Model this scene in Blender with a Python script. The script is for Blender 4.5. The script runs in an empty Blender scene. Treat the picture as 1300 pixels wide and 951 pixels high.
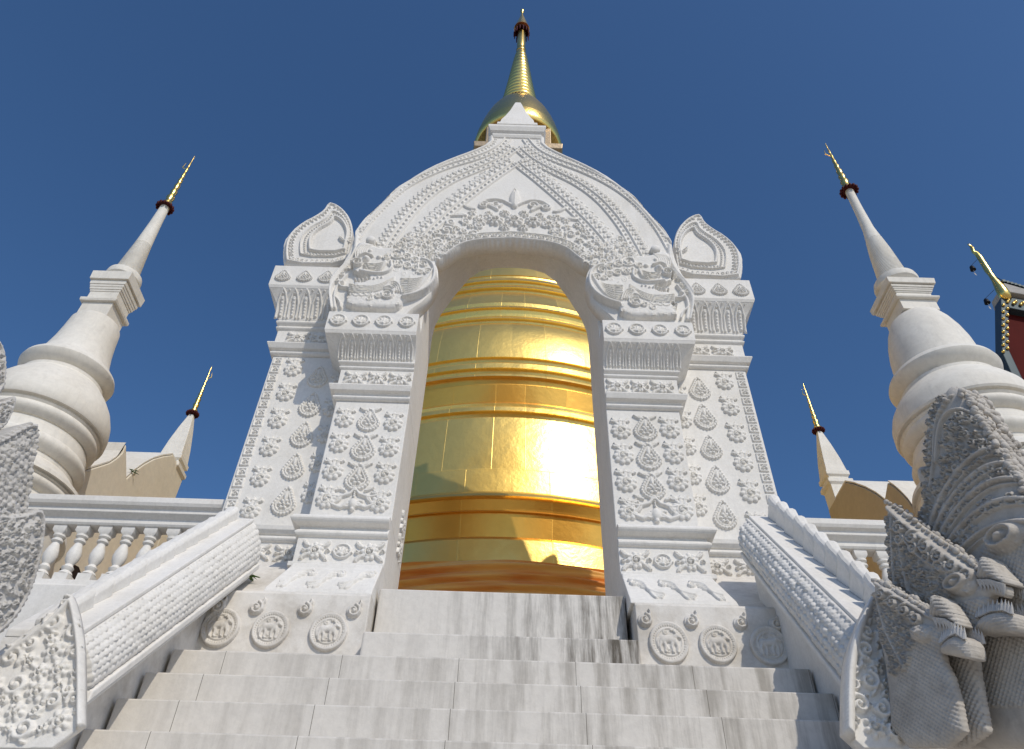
import bpy, math, random
import numpy as np
rng = random.Random(7)
PI = math.pi
C = bpy.context.scene.collection
E = 1.6                     # eye height; geometry below is written relative to the eye, the builder adds E
F = 980.0; RO = 0.0314; S2 = math.sqrt(.5)

# ------------------------------------------------------------------ survey helpers
def ray(px, py):
    u = (px - 650) / F; v = (430.5 - py) / F
    up = u * math.cos(RO) - v * math.sin(RO); vp = u * math.sin(RO) + v * math.cos(RO)
    return up, S2 * (1 - vp), S2 * (1 + vp)
def at(px, py, Y):
    x, y, z = ray(px, py); t = Y / y
    return (x * t, Y, z * t)
def atX(px, py, X):
    x, y, z = ray(px, py); t = X / x
    return (X, y * t, z * t)
def sil(px, py, X0, Y0):     # silhouette point of an upright round tower -> (radius, height)
    x, y, z = ray(px, py)
    a = math.atan2(x, y) - math.atan2(X0, Y0); d = math.hypot(X0, Y0)
    return (d * math.sin(abs(a)), d * math.cos(a) * z / math.hypot(x, y))

# ------------------------------------------------------------------ objects
def props(o, label=None, cat=None, group=None, kind=None):
    if label: o['label'] = label
    if cat: o['category'] = cat
    if group: o['group'] = group
    if kind: o['kind'] = kind
    return o
def thing(name, loc, label, cat, group=None):
    o = bpy.data.objects.new(name, None); C.objects.link(o)
    o.empty_display_size = .2
    o.location = (loc[0], loc[1], loc[2] + E)
    return props(o, label, cat, group)
def rootloc(p):
    x = y = z = 0
    while p:
        x += p.location.x; y += p.location.y; z += p.location.z; p = p.parent
    return (x, y, z)
def mkmesh(name, V, Fc, mat, smooth=False):
    me = bpy.data.meshes.new(name); me.from_pydata([tuple(v) for v in V], [], [tuple(f) for f in Fc])
    me.validate(); me.update()
    me.materials.append(mat)
    if smooth: me.polygons.foreach_set('use_smooth', [True] * len(me.polygons))
    return me
def link(name, me, parent=None, loc=(0, 0, 0)):
    o = bpy.data.objects.new(name, me); C.objects.link(o); o.location = loc
    if parent: o.parent = parent
    return o
class MB:
    def __init__(s): s.v = []; s.f = []
    def add(s, V, Fc):
        n = len(s.v); s.v += [tuple(map(float, p)) for p in V]; s.f += [tuple(i + n for i in f) for f in Fc]; return s
    def box(s, x0, x1, y0, y1, z0, z1):
        return s.add([(x, y, z) for z in (z0, z1) for y in (y0, y1) for x in (x0, x1)],
                     [(0, 2, 3, 1), (4, 5, 7, 6), (0, 1, 5, 4), (1, 3, 7, 5), (3, 2, 6, 7), (2, 0, 4, 6)])
    def loft(s, rings, closed=True, caps=True):
        n = len(rings[0]); V = [p for r in rings for p in r]; Fc = []
        for i in range(len(rings) - 1):
            for j in range(n if closed else n - 1):
                a = i * n + j; b = i * n + (j + 1) % n; Fc.append((a, b, b + n, a + n))
        if caps and closed:
            Fc.append(tuple(range(n - 1, -1, -1))); Fc.append(tuple((len(rings) - 1) * n + k for k in range(n)))
        return s.add(V, Fc)
    def lathe(s, prof, cx, cy, n=64, caps=True):
        return s.loft([[(cx + r * math.cos(2 * PI * k / n), cy + r * math.sin(2 * PI * k / n), z) for k in range(n)] for r, z in prof], True, caps)
    def prism(s, poly, axis, a, b):      # polygon in the plane across axis, from a to b
        def P(p, q): return (q, p[0], p[1]) if axis == 'x' else ((p[0], q, p[1]) if axis == 'y' else (p[0], p[1], q))
        return s.loft([[P(p, a) for p in poly], [P(p, b) for p in poly]])
    def tube(s, pts, rad, n=10, caps=True):
        from mathutils import Vector
        pts = [Vector(p) for p in pts]; rings = []
        for i, p in enumerate(pts):
            d = (pts[min(i + 1, len(pts) - 1)] - pts[max(i - 1, 0)]).normalized()
            up = Vector((0, 0, 1)) if abs(d.z) < .95 else Vector((0, 1, 0))
            a = d.cross(up).normalized(); b = d.cross(a)
            r = rad[i] if hasattr(rad, '__len__') else rad
            rings.append([tuple(p + a * r * math.cos(2 * PI * k / n) + b * r * math.sin(2 * PI * k / n)) for k in range(n)])
        return s.loft(rings, True, caps)
    def ball(s, c, r, n=14, sz=1.0):
        return s.lathe([(max(r * math.sin(PI * k / n), 1e-4), c[2] - r * sz * math.cos(PI * k / n)) for k in range(n + 1)], c[0], c[1], n * 2)
    def cone(s, base, tip, r, n=8):
        return s.tube([base, [(base[i] * .5 + tip[i] * .5) for i in range(3)], tip], [r, r * .62, r * .08], n)
    def build(s, name, mat, parent=None, smooth=False, bevel=0, origin=None, auto=None):
        ox, oy, oz = rootloc(parent) if parent else (origin[0], origin[1], origin[2] + E) if origin else (0, 0, 0)
        V = [(x - ox, y - oy, z + E - oz) for x, y, z in s.v]
        me = mkmesh(name, V, s.f, mat, smooth)
        o = link(name, me, parent, (ox, oy, oz) if (origin and not parent) else (0, 0, 0))
        import bmesh
        bm = bmesh.new(); bm.from_mesh(me); bmesh.ops.recalc_face_normals(bm, faces=bm.faces); bm.to_mesh(me); bm.free()
        if auto: me.polygons.foreach_set('use_smooth', [True] * len(me.polygons)); me.set_sharp_from_angle(angle=math.radians(auto))
        if bevel:
            b = o.modifiers.new('bevel', 'BEVEL'); b.width = bevel; b.segments = 2; b.limit_method = 'ANGLE'; b.angle_limit = math.radians(35)
        return o

# ------------------------------------------------------------------ relief canvas
class Canvas:
    def __init__(s, x0, x1, y0, y1, h):
        s.nx = int((x1 - x0) / h) + 2; s.ny = int((y1 - y0) / h) + 2; s.x0 = x0; s.y0 = y0; s.h = h
        s.X = x0 + np.arange(s.nx) * h; s.Y = y0 + np.arange(s.ny) * h
        s.H = np.zeros((s.ny, s.nx)); s.base = 0.0
    def win(s, xa, xb, ya, yb):
        i0 = max(0, int((xa - s.x0) / s.h)); i1 = min(s.nx, int((xb - s.x0) / s.h) + 2)
        j0 = max(0, int((ya - s.y0) / s.h)); j1 = min(s.ny, int((yb - s.y0) / s.h) + 2)
        return i0, i1, j0, j1
    def seg(s, p, q, r0, r1, amp):
        R = max(r0, r1)
        i0, i1, j0, j1 = s.win(min(p[0], q[0]) - R, max(p[0], q[0]) + R, min(p[1], q[1]) - R, max(p[1], q[1]) + R)
        if i1 <= i0 or j1 <= j0: return
        gx = s.X[i0:i1][None, :] - p[0]; gy = s.Y[j0:j1][:, None] - p[1]
        dx = q[0] - p[0]; dy = q[1] - p[1]; L = dx * dx + dy * dy
        t = np.clip((gx * dx + gy * dy) / L, 0, 1) if L > 1e-12 else np.zeros((j1 - j0, i1 - i0))
        d2 = (gx - t * dx) ** 2 + (gy - t * dy) ** 2; r = r0 + (r1 - r0) * t
        k = 1 - d2 / np.maximum(r * r, 1e-9)
        if amp >= 0:
            v = np.where(k > 0, s.base + amp * np.sqrt(np.clip(k, 0, 1)), 0)
            w = s.H[j0:j1, i0:i1]; np.maximum(w, v, out=w)
        else:
            s.H[j0:j1, i0:i1] += np.where(k > 0, amp * np.sqrt(np.clip(k, 0, 1)), 0)
    def stroke(s, pts, r, amp):
        n = len(pts)
        rr = r if hasattr(r, '__len__') else [r] * n
        for i in range(n - 1): s.seg(pts[i], pts[i + 1], rr[i], rr[i + 1], amp)
    def dot(s, x, y, r, amp): s.seg((x, y), (x, y), r, r, amp)
    def ring(s, x, y, R, w, amp, sy=1.0, n=20):
        s.stroke([(x + R * math.cos(2 * PI * k / n), y + sy * R * math.sin(2 * PI * k / n)) for k in range(n + 1)], w, amp)
    def spiral(s, x, y, R, a0, turns, d, w, amp):
        n = max(8, int(9 * turns)); P = []; rr = []
        for k in range(n + 1):
            t = k / n; a = a0 + d * 2 * PI * turns * t; q = R * (1 - .85 * t)
            P.append((x + q * math.cos(a), y + q * math.sin(a))); rr.append(w * (1 - .45 * t))
        s.stroke(P, rr, amp)
    def leaf(s, x, y, ang, L, W, amp, bend=0.0):
        P = []; rr = []; a = ang
        for k in range(7):
            t = k / 6; P.append((x, y)); rr.append(max(.003, W * .5 * math.sin(PI * min(1, .18 + .82 * t)) ** .8))
            x += math.cos(a) * L / 6; y += math.sin(a) * L / 6; a += bend / 6
        s.stroke(P, rr, amp)
        s.stroke(P[1:6], W * .07, -amp * .35)
    def dome(s, x, y, rx, ry, amp, rot=0.0):
        R = max(rx, ry); i0, i1, j0, j1 = s.win(x - R, x + R, y - R, y + R)
        if i1 <= i0 or j1 <= j0: return
        gx = s.X[i0:i1][None, :] - x; gy = s.Y[j0:j1][:, None] - y; c, n = math.cos(rot), math.sin(rot)
        a = (gx * c + gy * n) / rx; b = (-gx * n + gy * c) / ry; k = 1 - a * a - b * b
        w = s.H[j0:j1, i0:i1]; np.maximum(w, np.where(k > 0, s.base + amp * np.sqrt(np.clip(k, 0, 1)), 0), out=w)
    def path_pts(s, P, step):
        out = []; acc = 0.0
        for i in range(len(P) - 1):
            dx = P[i + 1][0] - P[i][0]; dy = P[i + 1][1] - P[i][1]; L = math.hypot(dx, dy)
            if L < 1e-9: continue
            while acc <= L:
                out.append((P[i][0] + dx * acc / L, P[i][1] + dy * acc / L, math.atan2(dy, dx))); acc += step
            acc -= L
        return out
    def beads(s, P, step, r, amp):
        for x, y, a in s.path_pts(P, step): s.dot(x, y, r, amp)
    def hooks(s, P, step, size, amp, side=1):
        for x, y, a in s.path_pts(P, step):
            n = a + side * PI / 2
            s.spiral(x + math.cos(n) * size * .5, y + math.sin(n) * size * .5, size * .5, n + PI, 1.1, side, size * .2, amp)
            s.leaf(x + math.cos(n) * size * .5, y + math.sin(n) * size * .5, n - side * .7, size * .8, size * .35, amp * .9, side * .6)
    def flower(s, x, y, R, amp, n=8, a0=0.3):
        for k in range(n):
            a = a0 + 2 * PI * k / n; s.dome(x + .68 * R * math.cos(a), y + .68 * R * math.sin(a), R * .33, R * .27, amp * .75, a)
        s.ring(x, y, R * .46, R * .1, amp * .95, 1, 14)
        s.spiral(x, y, R * .3, .5, 1.2, 1, R * .1, amp * 1.15); s.dot(x, y, R * .14, amp * 1.3)
    def arabesque(s, poly, rmin, rmax, amp, n=600, seed=1):
        rg = random.Random(seed); xs = [p[0] for p in poly]; ys = [p[1] for p in poly]; done = []
        for k in range(n):
            r = rmax - (rmax - rmin) * (k / n) ** .6
            x = rg.uniform(min(xs), max(xs)); y = rg.uniform(min(ys), max(ys))
            if not inside1(x, y, poly): continue
            if any((x - a) ** 2 + (y - b) ** 2 < (r + q) ** 2 * .72 for a, b, q in done): continue
            done.append((x, y, r)); d = rg.choice((-1, 1)); a0 = rg.uniform(0, 6.28)
            if rg.random() < .3: s.flower(x, y, r * .95, amp, rg.choice((5, 6, 7)), a0)
            else:
                s.spiral(x, y, r * .85, a0, 1.35, d, r * .24, amp)
                for m in range(3):
                    b = a0 + m * 1.1 * d; s.leaf(x + r * .7 * math.cos(b), y + r * .7 * math.sin(b), b + d * .9, r * .8, r * .34, amp * .85, d * .8)
                s.dot(x, y, r * .16, amp * 1.15)
    def scales(s, step, amp):       # rows of overlapping rounded scales
        X, Y = np.meshgrid(s.X, s.Y); k = Y / step; row = np.floor(k); fy = k - row
        fx = (X / step + .5 * (row % 2)) % 1.0 - .5
        rgn = np.random.RandomState(3); jt = rgn.rand(400, 400); kx = np.floor(X / step + .5 * (row % 2)).astype(int) % 400; amp = amp * (.45 + .9 * jt[row.astype(int) % 400, kx]); ang = np.arctan2(fy - .35, fx)
        amp = amp * (1 + .22 * np.cos(ang * 6))
        s.H += amp * np.sqrt(np.clip(1 - (fx * 1.9) ** 2 - ((fy - .5) * 1.75) ** 2, 0, 1)) ** .7
def inside1(x, y, poly):
    r = False; j = len(poly) - 1
    for i in range(len(poly)):
        xi, yi = poly[i][:2]; xj, yj = poly[j][:2]
        if (yi > y) != (yj > y) and x < (xj - xi) * (y - yi) / (yj - yi) + xi: r = not r
        j = i
    return r
def inside(X, Y, poly):
    r = np.zeros(X.shape, bool); j = len(poly) - 1
    for i in range(len(poly)):
        xi, yi = poly[i][:2]; xj, yj = poly[j][:2]
        if yi != yj: r ^= ((yi > Y) != (yj > Y)) & (X < (xj - xi) * (Y - yi) / (yj - yi) + xi)
        j = i
    return r
def nearest(PX, PY, poly):
    bd = np.full(PX.shape, 1e9); bx = PX.copy(); by = PY.copy(); n = len(poly)
    for i in range(n):
        ax, ay = poly[i][:2]; cx, cy = poly[(i + 1) % n][:2]; dx = cx - ax; dy = cy - ay; L = dx * dx + dy * dy
        if L < 1e-12: continue
        t = np.clip(((PX - ax) * dx + (PY - ay) * dy) / L, 0, 1); qx = ax + t * dx; qy = ay + t * dy
        d = (PX - qx) ** 2 + (PY - qy) ** 2; m = d < bd
        bd = np.where(m, d, bd); bx = np.where(m, qx, bx); by = np.where(m, qy, by)
    return bx, by, np.sqrt(bd)
def smoothpoly(P, closed=True, it=2):
    for _ in range(it):
        Q = []; n = len(P)
        for i in range(n if closed else n - 1):
            a = P[i]; b = P[(i + 1) % n]
            Q += [(.75 * a[0] + .25 * b[0], .75 * a[1] + .25 * b[1]), (.25 * a[0] + .75 * b[0], .25 * a[1] + .75 * b[1])]
        if not closed: Q = [P[0]] + Q + [P[-1]]
        P = Q
    return P
def relief_mesh(c, poly, mapf, thick=0.0, both=False, swell=0.0, swell_r=.3, eps=0.0008):
    """dense surface of a canvas inside poly (or wherever it is raised), closed at the sides down to thick"""
    X, Y = np.meshgrid(c.X, c.Y); H = c.H.copy()
    if poly is not None:
        if swell:
            _, _, d = nearest(X, Y, poly); t = np.clip(d / swell_r, 0, 1); H = H + swell * np.sqrt(1 - (1 - t) ** 2)
        cm = inside((X[:-1, :-1] + X[1:, 1:]) / 2, (Y[:-1, :-1] + Y[1:, 1:]) / 2, poly)
    else:
        m = H > eps; cm = m[:-1, :-1] | m[1:, :-1] | m[:-1, 1:] | m[1:, 1:]
    ny, nx = H.shape; idx = np.arange(ny * nx).reshape(ny, nx)
    a, b, d, e = idx[:-1, :-1][cm], idx[:-1, 1:][cm], idx[1:, 1:][cm], idx[1:, :-1][cm]
    quads = np.stack([a, b, d, e], 1)
    pad = np.zeros((ny + 1, nx + 1), int); pad[1:-1, 1:-1] = cm
    cnt = pad[:-1, :-1] + pad[1:, :-1] + pad[:-1, 1:] + pad[1:, 1:]
    bnd = (cnt > 0) & (cnt < 4)
    VX = X.copy(); VY = Y.copy()
    if poly is not None:
        bx, by, _ = nearest(X[bnd], Y[bnd], poly); VX[bnd] = bx; VY[bnd] = by
    else: H = np.where(bnd, -.004, H)
    used = np.unique(quads); remap = np.full(ny * nx, -1); remap[used] = np.arange(len(used))
    fx, fy, fh = VX.ravel()[used], VY.ravel()[used], H.ravel()[used]
    V = mapf(fx, fy, fh); Q = remap[quads]; faces = [Q]; n = len(used)
    # boundary edges for the side walls
    if thick:
        V2 = mapf(fx, fy, (-thick - fh) if both else np.full(n, -thick)); V = np.concatenate([V, V2])
        ed = np.concatenate([Q[:, [0, 1]], Q[:, [1, 2]], Q[:, [2, 3]], Q[:, [3, 0]]])
        key = np.sort(ed, 1); k = key[:, 0] * (n + 1) + key[:, 1]; u, inv, ct = np.unique(k, return_inverse=True, return_counts=True)
        bed = ed[ct[inv] == 1]
        faces.append(np.stack([bed[:, 1], bed[:, 0], bed[:, 0] + n, bed[:, 1] + n], 1))
        faces.append(Q[:, ::-1] + n)
    return V, np.concatenate(faces)
def np_object(name, V, Q, mat, parent=None, loc=None, sharp=50):
    o0 = np.array(rootloc(parent)) if parent else np.zeros(3)
    Vw = np.asarray(V) + np.array([0, 0, E]) - o0
    me = raw_mesh(name, Vw, Q, mat, sharp)
    return link(name, me, parent)
def raw_mesh(name, V, Q, mat, sharp=50):
    me = bpy.data.meshes.new(name); V = np.asarray(V, dtype=np.float32); Q = np.asarray(Q, dtype=np.int32)
    me.vertices.add(len(V)); me.vertices.foreach_set('co', V.ravel())
    me.loops.add(Q.size); me.loops.foreach_set('vertex_index', Q.ravel())
    me.polygons.add(len(Q)); me.polygons.foreach_set('loop_start', np.arange(0, Q.size, 4, dtype=np.int32))
    me.update(calc_edges=True); me.validate()
    me.polygons.foreach_set('use_smooth', np.ones(len(me.polygons), bool))
    if sharp: me.set_sharp_from_angle(angle=math.radians(sharp))
    me.materials.append(mat); return me
def plane_y(Y0):          # canvas x,y = world X,Z on a face looking to -Y
    return lambda x, y, h: np.stack([x, Y0 - h, y], 1)
def motif(c, name, mat): # relief on its own origin
    V, Q = relief_mesh(c, None, plane_y(0.0)); return raw_mesh(name, V, Q, mat, 0)
def place(name, me, parent, x, y, z, sx=1.0, sz=1.0, rx=0.0):
    r = rootloc(parent); o = link(name, me, parent, (x - r[0], y - r[1], z + E - r[2])); v = rng.uniform(.95, 1.05); o.scale = (sx * v, 1, sz * v * rng.uniform(.97, 1.03)); o.rotation_euler = (rx, rng.uniform(-.05, .05), 0); return o

# ------------------------------------------------------------------ materials
def newmat(name):
    m = bpy.data.materials.new(name); m.use_nodes = True; nt = m.node_tree
    return m, nt, nt.nodes['Principled BSDF']
def N(nt, t, **kw):
    n = nt.nodes.new(t)
    for k, v in kw.items():
        if k in n.inputs: n.inputs[k].default_value = v
        else: setattr(n, k, v)
    return n
def plaster(name, col, dirt, amount=.35, scale=1.2, rough=.75, streak=False, bump=.25, side=None, fine=18, rain=0.0, joints=0.0):
    m, nt, b = newmat(name); L = nt.links.new
    geo = N(nt, 'ShaderNodeNewGeometry'); mp = N(nt, 'ShaderNodeMapping'); L(geo.outputs['Position'], mp.inputs['Vector'])
    if streak: mp.inputs['Scale'].default_value = (3.6, .6, .35)
    n1 = N(nt, 'ShaderNodeTexNoise', Scale=scale, Detail=9.0, Roughness=.68); L(mp.outputs[0], n1.inputs['Vector'])
    rp = N(nt, 'ShaderNodeValToRGB'); rp.color_ramp.elements[0].position = .44; rp.color_ramp.elements[1].position = .62 if streak else .74
    L(n1.outputs[0], rp.inputs[0]); fac = rp.outputs[0]
    n2 = N(nt, 'ShaderNodeTexNoise', Scale=fine, Detail=6.0, Roughness=.7); L(geo.outputs['Position'], n2.inputs['Vector'])
    mu = N(nt, 'ShaderNodeMath', operation='MULTIPLY'); L(fac, mu.inputs[0]); mu.inputs[1].default_value = amount; fac = mu.outputs[0]
    if side is not None:
        sp = N(nt, 'ShaderNodeSeparateXYZ'); L(geo.outputs['Position'], sp.inputs[0])
        mr = N(nt, 'ShaderNodeMapRange'); L(sp.outputs[0], mr.inputs[0]); mr.inputs[1].default_value = side[0]; mr.inputs[2].default_value = side[1]
        mr.inputs[3].default_value = .12; mr.inputs[4].default_value = 1.0
        m2 = N(nt, 'ShaderNodeMath', operation='MULTIPLY'); L(fac, m2.inputs[0]); L(mr.outputs[0], m2.inputs[1]); fac = m2.outputs[0]
    mx = N(nt, 'ShaderNodeMix', data_type='RGBA'); L(fac, mx.inputs[0]); mx.inputs[6].default_value = (*col, 1); mx.inputs[7].default_value = (*dirt, 1)
    r2 = N(nt, 'ShaderNodeMapRange'); L(n2.outputs[0], r2.inputs[0]); r2.inputs[1].default_value = .3; r2.inputs[2].default_value = .7; r2.inputs[3].default_value = .9; r2.inputs[4].default_value = 1.04
    m3 = N(nt, 'ShaderNodeMix', data_type='RGBA', blend_type='MULTIPLY'); m3.inputs[0].default_value = 1.0; L(mx.outputs[2], m3.inputs[6])
    cb = N(nt, 'ShaderNodeCombineColor'); [L(r2.outputs[0], cb.inputs[i]) for i in range(3)]; L(cb.outputs[0], m3.inputs[7])
    res = m3.outputs[2]
    if rain:                                            # faint rain streaks
        mq = N(nt, 'ShaderNodeMapping'); mq.inputs['Scale'].default_value = (5.0, 5.0, .5); L(geo.outputs['Position'], mq.inputs['Vector'])
        nr = N(nt, 'ShaderNodeTexNoise', Scale=1.6, Detail=7.0, Roughness=.7); L(mq.outputs[0], nr.inputs['Vector'])
        rr = N(nt, 'ShaderNodeMapRange'); L(nr.outputs[0], rr.inputs[0]); rr.inputs[1].default_value = .52; rr.inputs[2].default_value = .78; rr.inputs[3].default_value = 0.0; rr.inputs[4].default_value = rain
        m5 = N(nt, 'ShaderNodeMix', data_type='RGBA'); L(rr.outputs[0], m5.inputs[0]); L(res, m5.inputs[6]); m5.inputs[7].default_value = (.33, .31, .27, 1); res = m5.outputs[2]
    if joints:                                          # joints between the slabs
        s2 = N(nt, 'ShaderNodeSeparateXYZ'); L(geo.outputs['Position'], s2.inputs[0])
        dv = N(nt, 'ShaderNodeMath', operation='MULTIPLY_ADD'); L(s2.outputs[0], dv.inputs[0]); dv.inputs[1].default_value = 1 / joints; dv.inputs[2].default_value = 10.37
        fr = N(nt, 'ShaderNodeMath', operation='FRACT'); L(dv.outputs[0], fr.inputs[0]); gt = N(nt, 'ShaderNodeMath', operation='LESS_THAN'); L(fr.outputs[0], gt.inputs[0]); gt.inputs[1].default_value = (.005 / joints)
        m6 = N(nt, 'ShaderNodeMix', data_type='RGBA'); L(gt.outputs[0], m6.inputs[0]); L(res, m6.inputs[6]); m6.inputs[7].default_value = (.16, .145, .12, 1); res = m6.outputs[2]
    L(res, b.inputs['Base Color']); b.inputs['Roughness'].default_value = rough
    bp = N(nt, 'ShaderNodeBump', Strength=bump, Distance=.012); L(n2.outputs[0], bp.inputs['Height']); L(bp.outputs[0], b.inputs['Normal'])
    return m
def metal(name, col, rough, seams=None, bump=.3, nscale=2.0, dist=.02, var=None):
    m, nt, b = newmat(name); L = nt.links.new
    b.inputs['Base Color'].default_value = (*col, 1); b.inputs['Metallic'].default_value = .86 if seams else 1.0; b.inputs['Roughness'].default_value = rough
    tc = N(nt, 'ShaderNodeTexCoord'); n1 = N(nt, 'ShaderNodeTexNoise', Scale=nscale, Detail=4.0, Roughness=.55); L(tc.outputs['Object'], n1.inputs['Vector'])
    h = n1.outputs[0]
    if seams:
        sp = N(nt, 'ShaderNodeSeparateXYZ'); L(tc.outputs['Object'], sp.inputs[0])
        at2 = N(nt, 'ShaderNodeMath', operation='ARCTAN2'); L(sp.outputs[0], at2.inputs[0]); L(sp.outputs[1], at2.inputs[1])
        sc = N(nt, 'ShaderNodeMath', operation='MULTIPLY'); L(at2.outputs[0], sc.inputs[0]); sc.inputs[1].default_value = 6.0
        cv = N(nt, 'ShaderNodeCombineXYZ'); L(sc.outputs[0], cv.inputs[0]); L(sp.outputs[2], cv.inputs[1])
        bk = N(nt, 'ShaderNodeTexBrick', Scale=1.0); bk.inputs['Brick Width'].default_value = seams[0]; bk.inputs['Row Height'].default_value = seams[1]
        bk.inputs['Mortar Size'].default_value = .012; bk.inputs['Mortar Smooth'].default_value = .6; L(cv.outputs[0], bk.inputs['Vector'])
        bk.inputs['Color1'].default_value = (.35, .35, .35, 1); bk.inputs['Color2'].default_value = (.75, .75, .75, 1); bk.inputs['Mortar'].default_value = (1, 1, 1, 1)
        ad = N(nt, 'ShaderNodeMath', operation='MULTIPLY_ADD'); L(bk.outputs['Fac'], ad.inputs[0]); ad.inputs[1].default_value = .10; L(n1.outputs[0], ad.inputs[2]); h = ad.outputs[0]
        n3 = N(nt, 'ShaderNodeTexNoise', Scale=3.2, Detail=7.0, Roughness=.62); L(tc.outputs['Object'], n3.inputs['Vector'])
        ad2 = N(nt, 'ShaderNodeMath', operation='MULTIPLY_ADD'); L(n3.outputs[0], ad2.inputs[0]); ad2.inputs[1].default_value = .55; L(h, ad2.inputs[2]); h = ad2.outputs[0]
        mr = N(nt, 'ShaderNodeMapRange'); L(bk.outputs['Color'], mr.inputs[0]); mr.inputs[3].default_value = rough * .75; mr.inputs[4].default_value = rough * 1.5; L(mr.outputs[0], b.inputs['Roughness'])
        mx = N(nt, 'ShaderNodeMix', data_type='RGBA'); L(n3.outputs[0], mx.inputs[0]); mx.inputs[6].default_value = (col[0] * .9, col[1] * .84, col[2] * .75, 1); mx.inputs[7].default_value = (*col, 1)
        L(mx.outputs[2], b.inputs['Base Color'])
    bp = N(nt, 'ShaderNodeBump', Strength=bump, Distance=dist); L(h, bp.inputs['Height']); L(bp.outputs[0], b.inputs['Normal'])
    return m
def flat(name, col, rough=.6, metallic=0.0):
    m, nt, b = newmat(name); L = nt.links.new
    n1 = N(nt, 'ShaderNodeTexNoise', Scale=12.0, Detail=5.0); mx = N(nt, 'ShaderNodeMix', data_type='RGBA'); L(n1.outputs[0], mx.inputs[0])
    mx.inputs[6].default_value = (col[0] * .75, col[1] * .75, col[2] * .75, 1); mx.inputs[7].default_value = (min(1, col[0] * 1.2), min(1, col[1] * 1.2), min(1, col[2] * 1.2), 1)
    L(mx.outputs[2], b.inputs['Base Color']); b.inputs['Roughness'].default_value = rough; b.inputs['Metallic'].default_value = metallic; b.inputs['Specular IOR Level'].default_value = .15
    return m
M_white = plaster('white_paint', (.80, .775, .73), (.60, .56, .48), .40, 1.3, fine=26, rain=.22)
M_base = plaster('white_paint_damp', (.75, .715, .66), (.36, .31, .24), .75, 1.7, fine=20)
M_chedi = plaster('chedi_paint', (.80, .765, .69), (.60, .54, .44), .45, .8, fine=9, bump=.2, rain=.3)
M_cream_bounce = plaster('wall_cream_bounce', (.76, .70, .58), (.58, .50, .39), .35, .7, fine=8, bump=.15)  # white wall with the golden chedi's warm bounce light put into its colour
M_ochre_shade = plaster('wall_ochre_shade', (.50, .43, .31), (.38, .31, .21), .4, .8, fine=8, bump=.15)  # right-hand copy, shade and gold bounce light put into a darker colour
M_stone = plaster('marble_step', (.69, .655, .60), (.10, .085, .065), 1.0, 1.7, streak=True, side=(-.8, 1.1), fine=14)
M_stone2 = plaster('marble_landing', (.67, .635, .58), (.22, .195, .16), .6, 1.5, streak=True, side=(-3.6, 1.2), fine=14, joints=1.07)
M_naga = plaster('grey_stucco', (.56, .52, .465), (.24, .205, .17), .6, 4.5, fine=30, bump=.5)
M_naga_l = plaster('pale_grey_stucco', (.58, .56, .53), (.30, .28, .25), .5, 2.4, fine=30, bump=.5)
M_pave = plaster('paving', (.42, .38, .32), (.25, .22, .18), .5, .4, fine=5)
M_terr = plaster('terrace_floor', (.45, .38, .30), (.28, .22, .16), .5, .6, fine=5)
M_gold = metal('gold_sheet', (.98, .72, .22), .29, (.95, 2.6), .6, 1.0, .03)
M_gold2 = metal('gold_leaf', (.95, .66, .20), .26, None, .5, 9.0, .02)
M_gold_reflect = metal('gold_sheet_orange_reflection', (.93, .52, .10), .27, (.95, 2.6), .4, 1.0, .03)  # bell gold with the bands' orange reflection put into its colour
M_gold3 = metal('tarnished_gilding', (.42, .33, .22), .45, None, .5, 6.0, .02)
M_red = flat('dark_red_lacquer', (.07, .012, .012), .55)
M_redg = flat('gable_red', (.085, .008, .006), .85)
M_teal = flat('glass_mosaic', (.055, .075, .085), .35, .3)
M_slate = flat('roof_underside', (.42, .40, .37), .7)
M_dark = flat('dark_iron', (.02, .02, .022), .4, .6)
M_grass = flat('weed_green', (.07, .12, .03), .6)
M_opening_shade = flat('opening_shade_dark', (.03, .02, .018), .8)  # plain dark colour painted for the shade inside an opening
def clothmat():
    m, nt, b = newmat('orange_cloth'); L = nt.links.new
    tc = N(nt, 'ShaderNodeTexCoord'); mp = N(nt, 'ShaderNodeMapping'); mp.inputs['Scale'].default_value = (.5, .5, 5.0); L(tc.outputs['Object'], mp.inputs[0])
    n = N(nt, 'ShaderNodeTexNoise', Scale=1.1, Detail=4.0); L(mp.outputs[0], n.inputs['Vector'])
    r = N(nt, 'ShaderNodeValToRGB'); r.color_ramp.elements[0].position = .38; r.color_ramp.elements[1].position = .6
    r.color_ramp.elements[0].color = (.80, .27, .035, 1); r.color_ramp.elements[1].color = (.95, .52, .12, 1); L(n.outputs[0], r.inputs[0])
    L(r.outputs[0], b.inputs['Base Color']); b.inputs['Roughness'].default_value = .5; b.inputs['Sheen Weight'].default_value = .3
    return m
M_cloth = clothmat()

# ------------------------------------------------------------------ setting
g = MB().box(-300, 300, -300, 300, -1.9, -1.6); props(g.build('ground', M_pave), kind='structure')
TZ = 4.3
t = MB().box(-40, 40, 9.35, 70, -1.595, TZ); props(t.build('terrace', M_terr), kind='structure')

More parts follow.
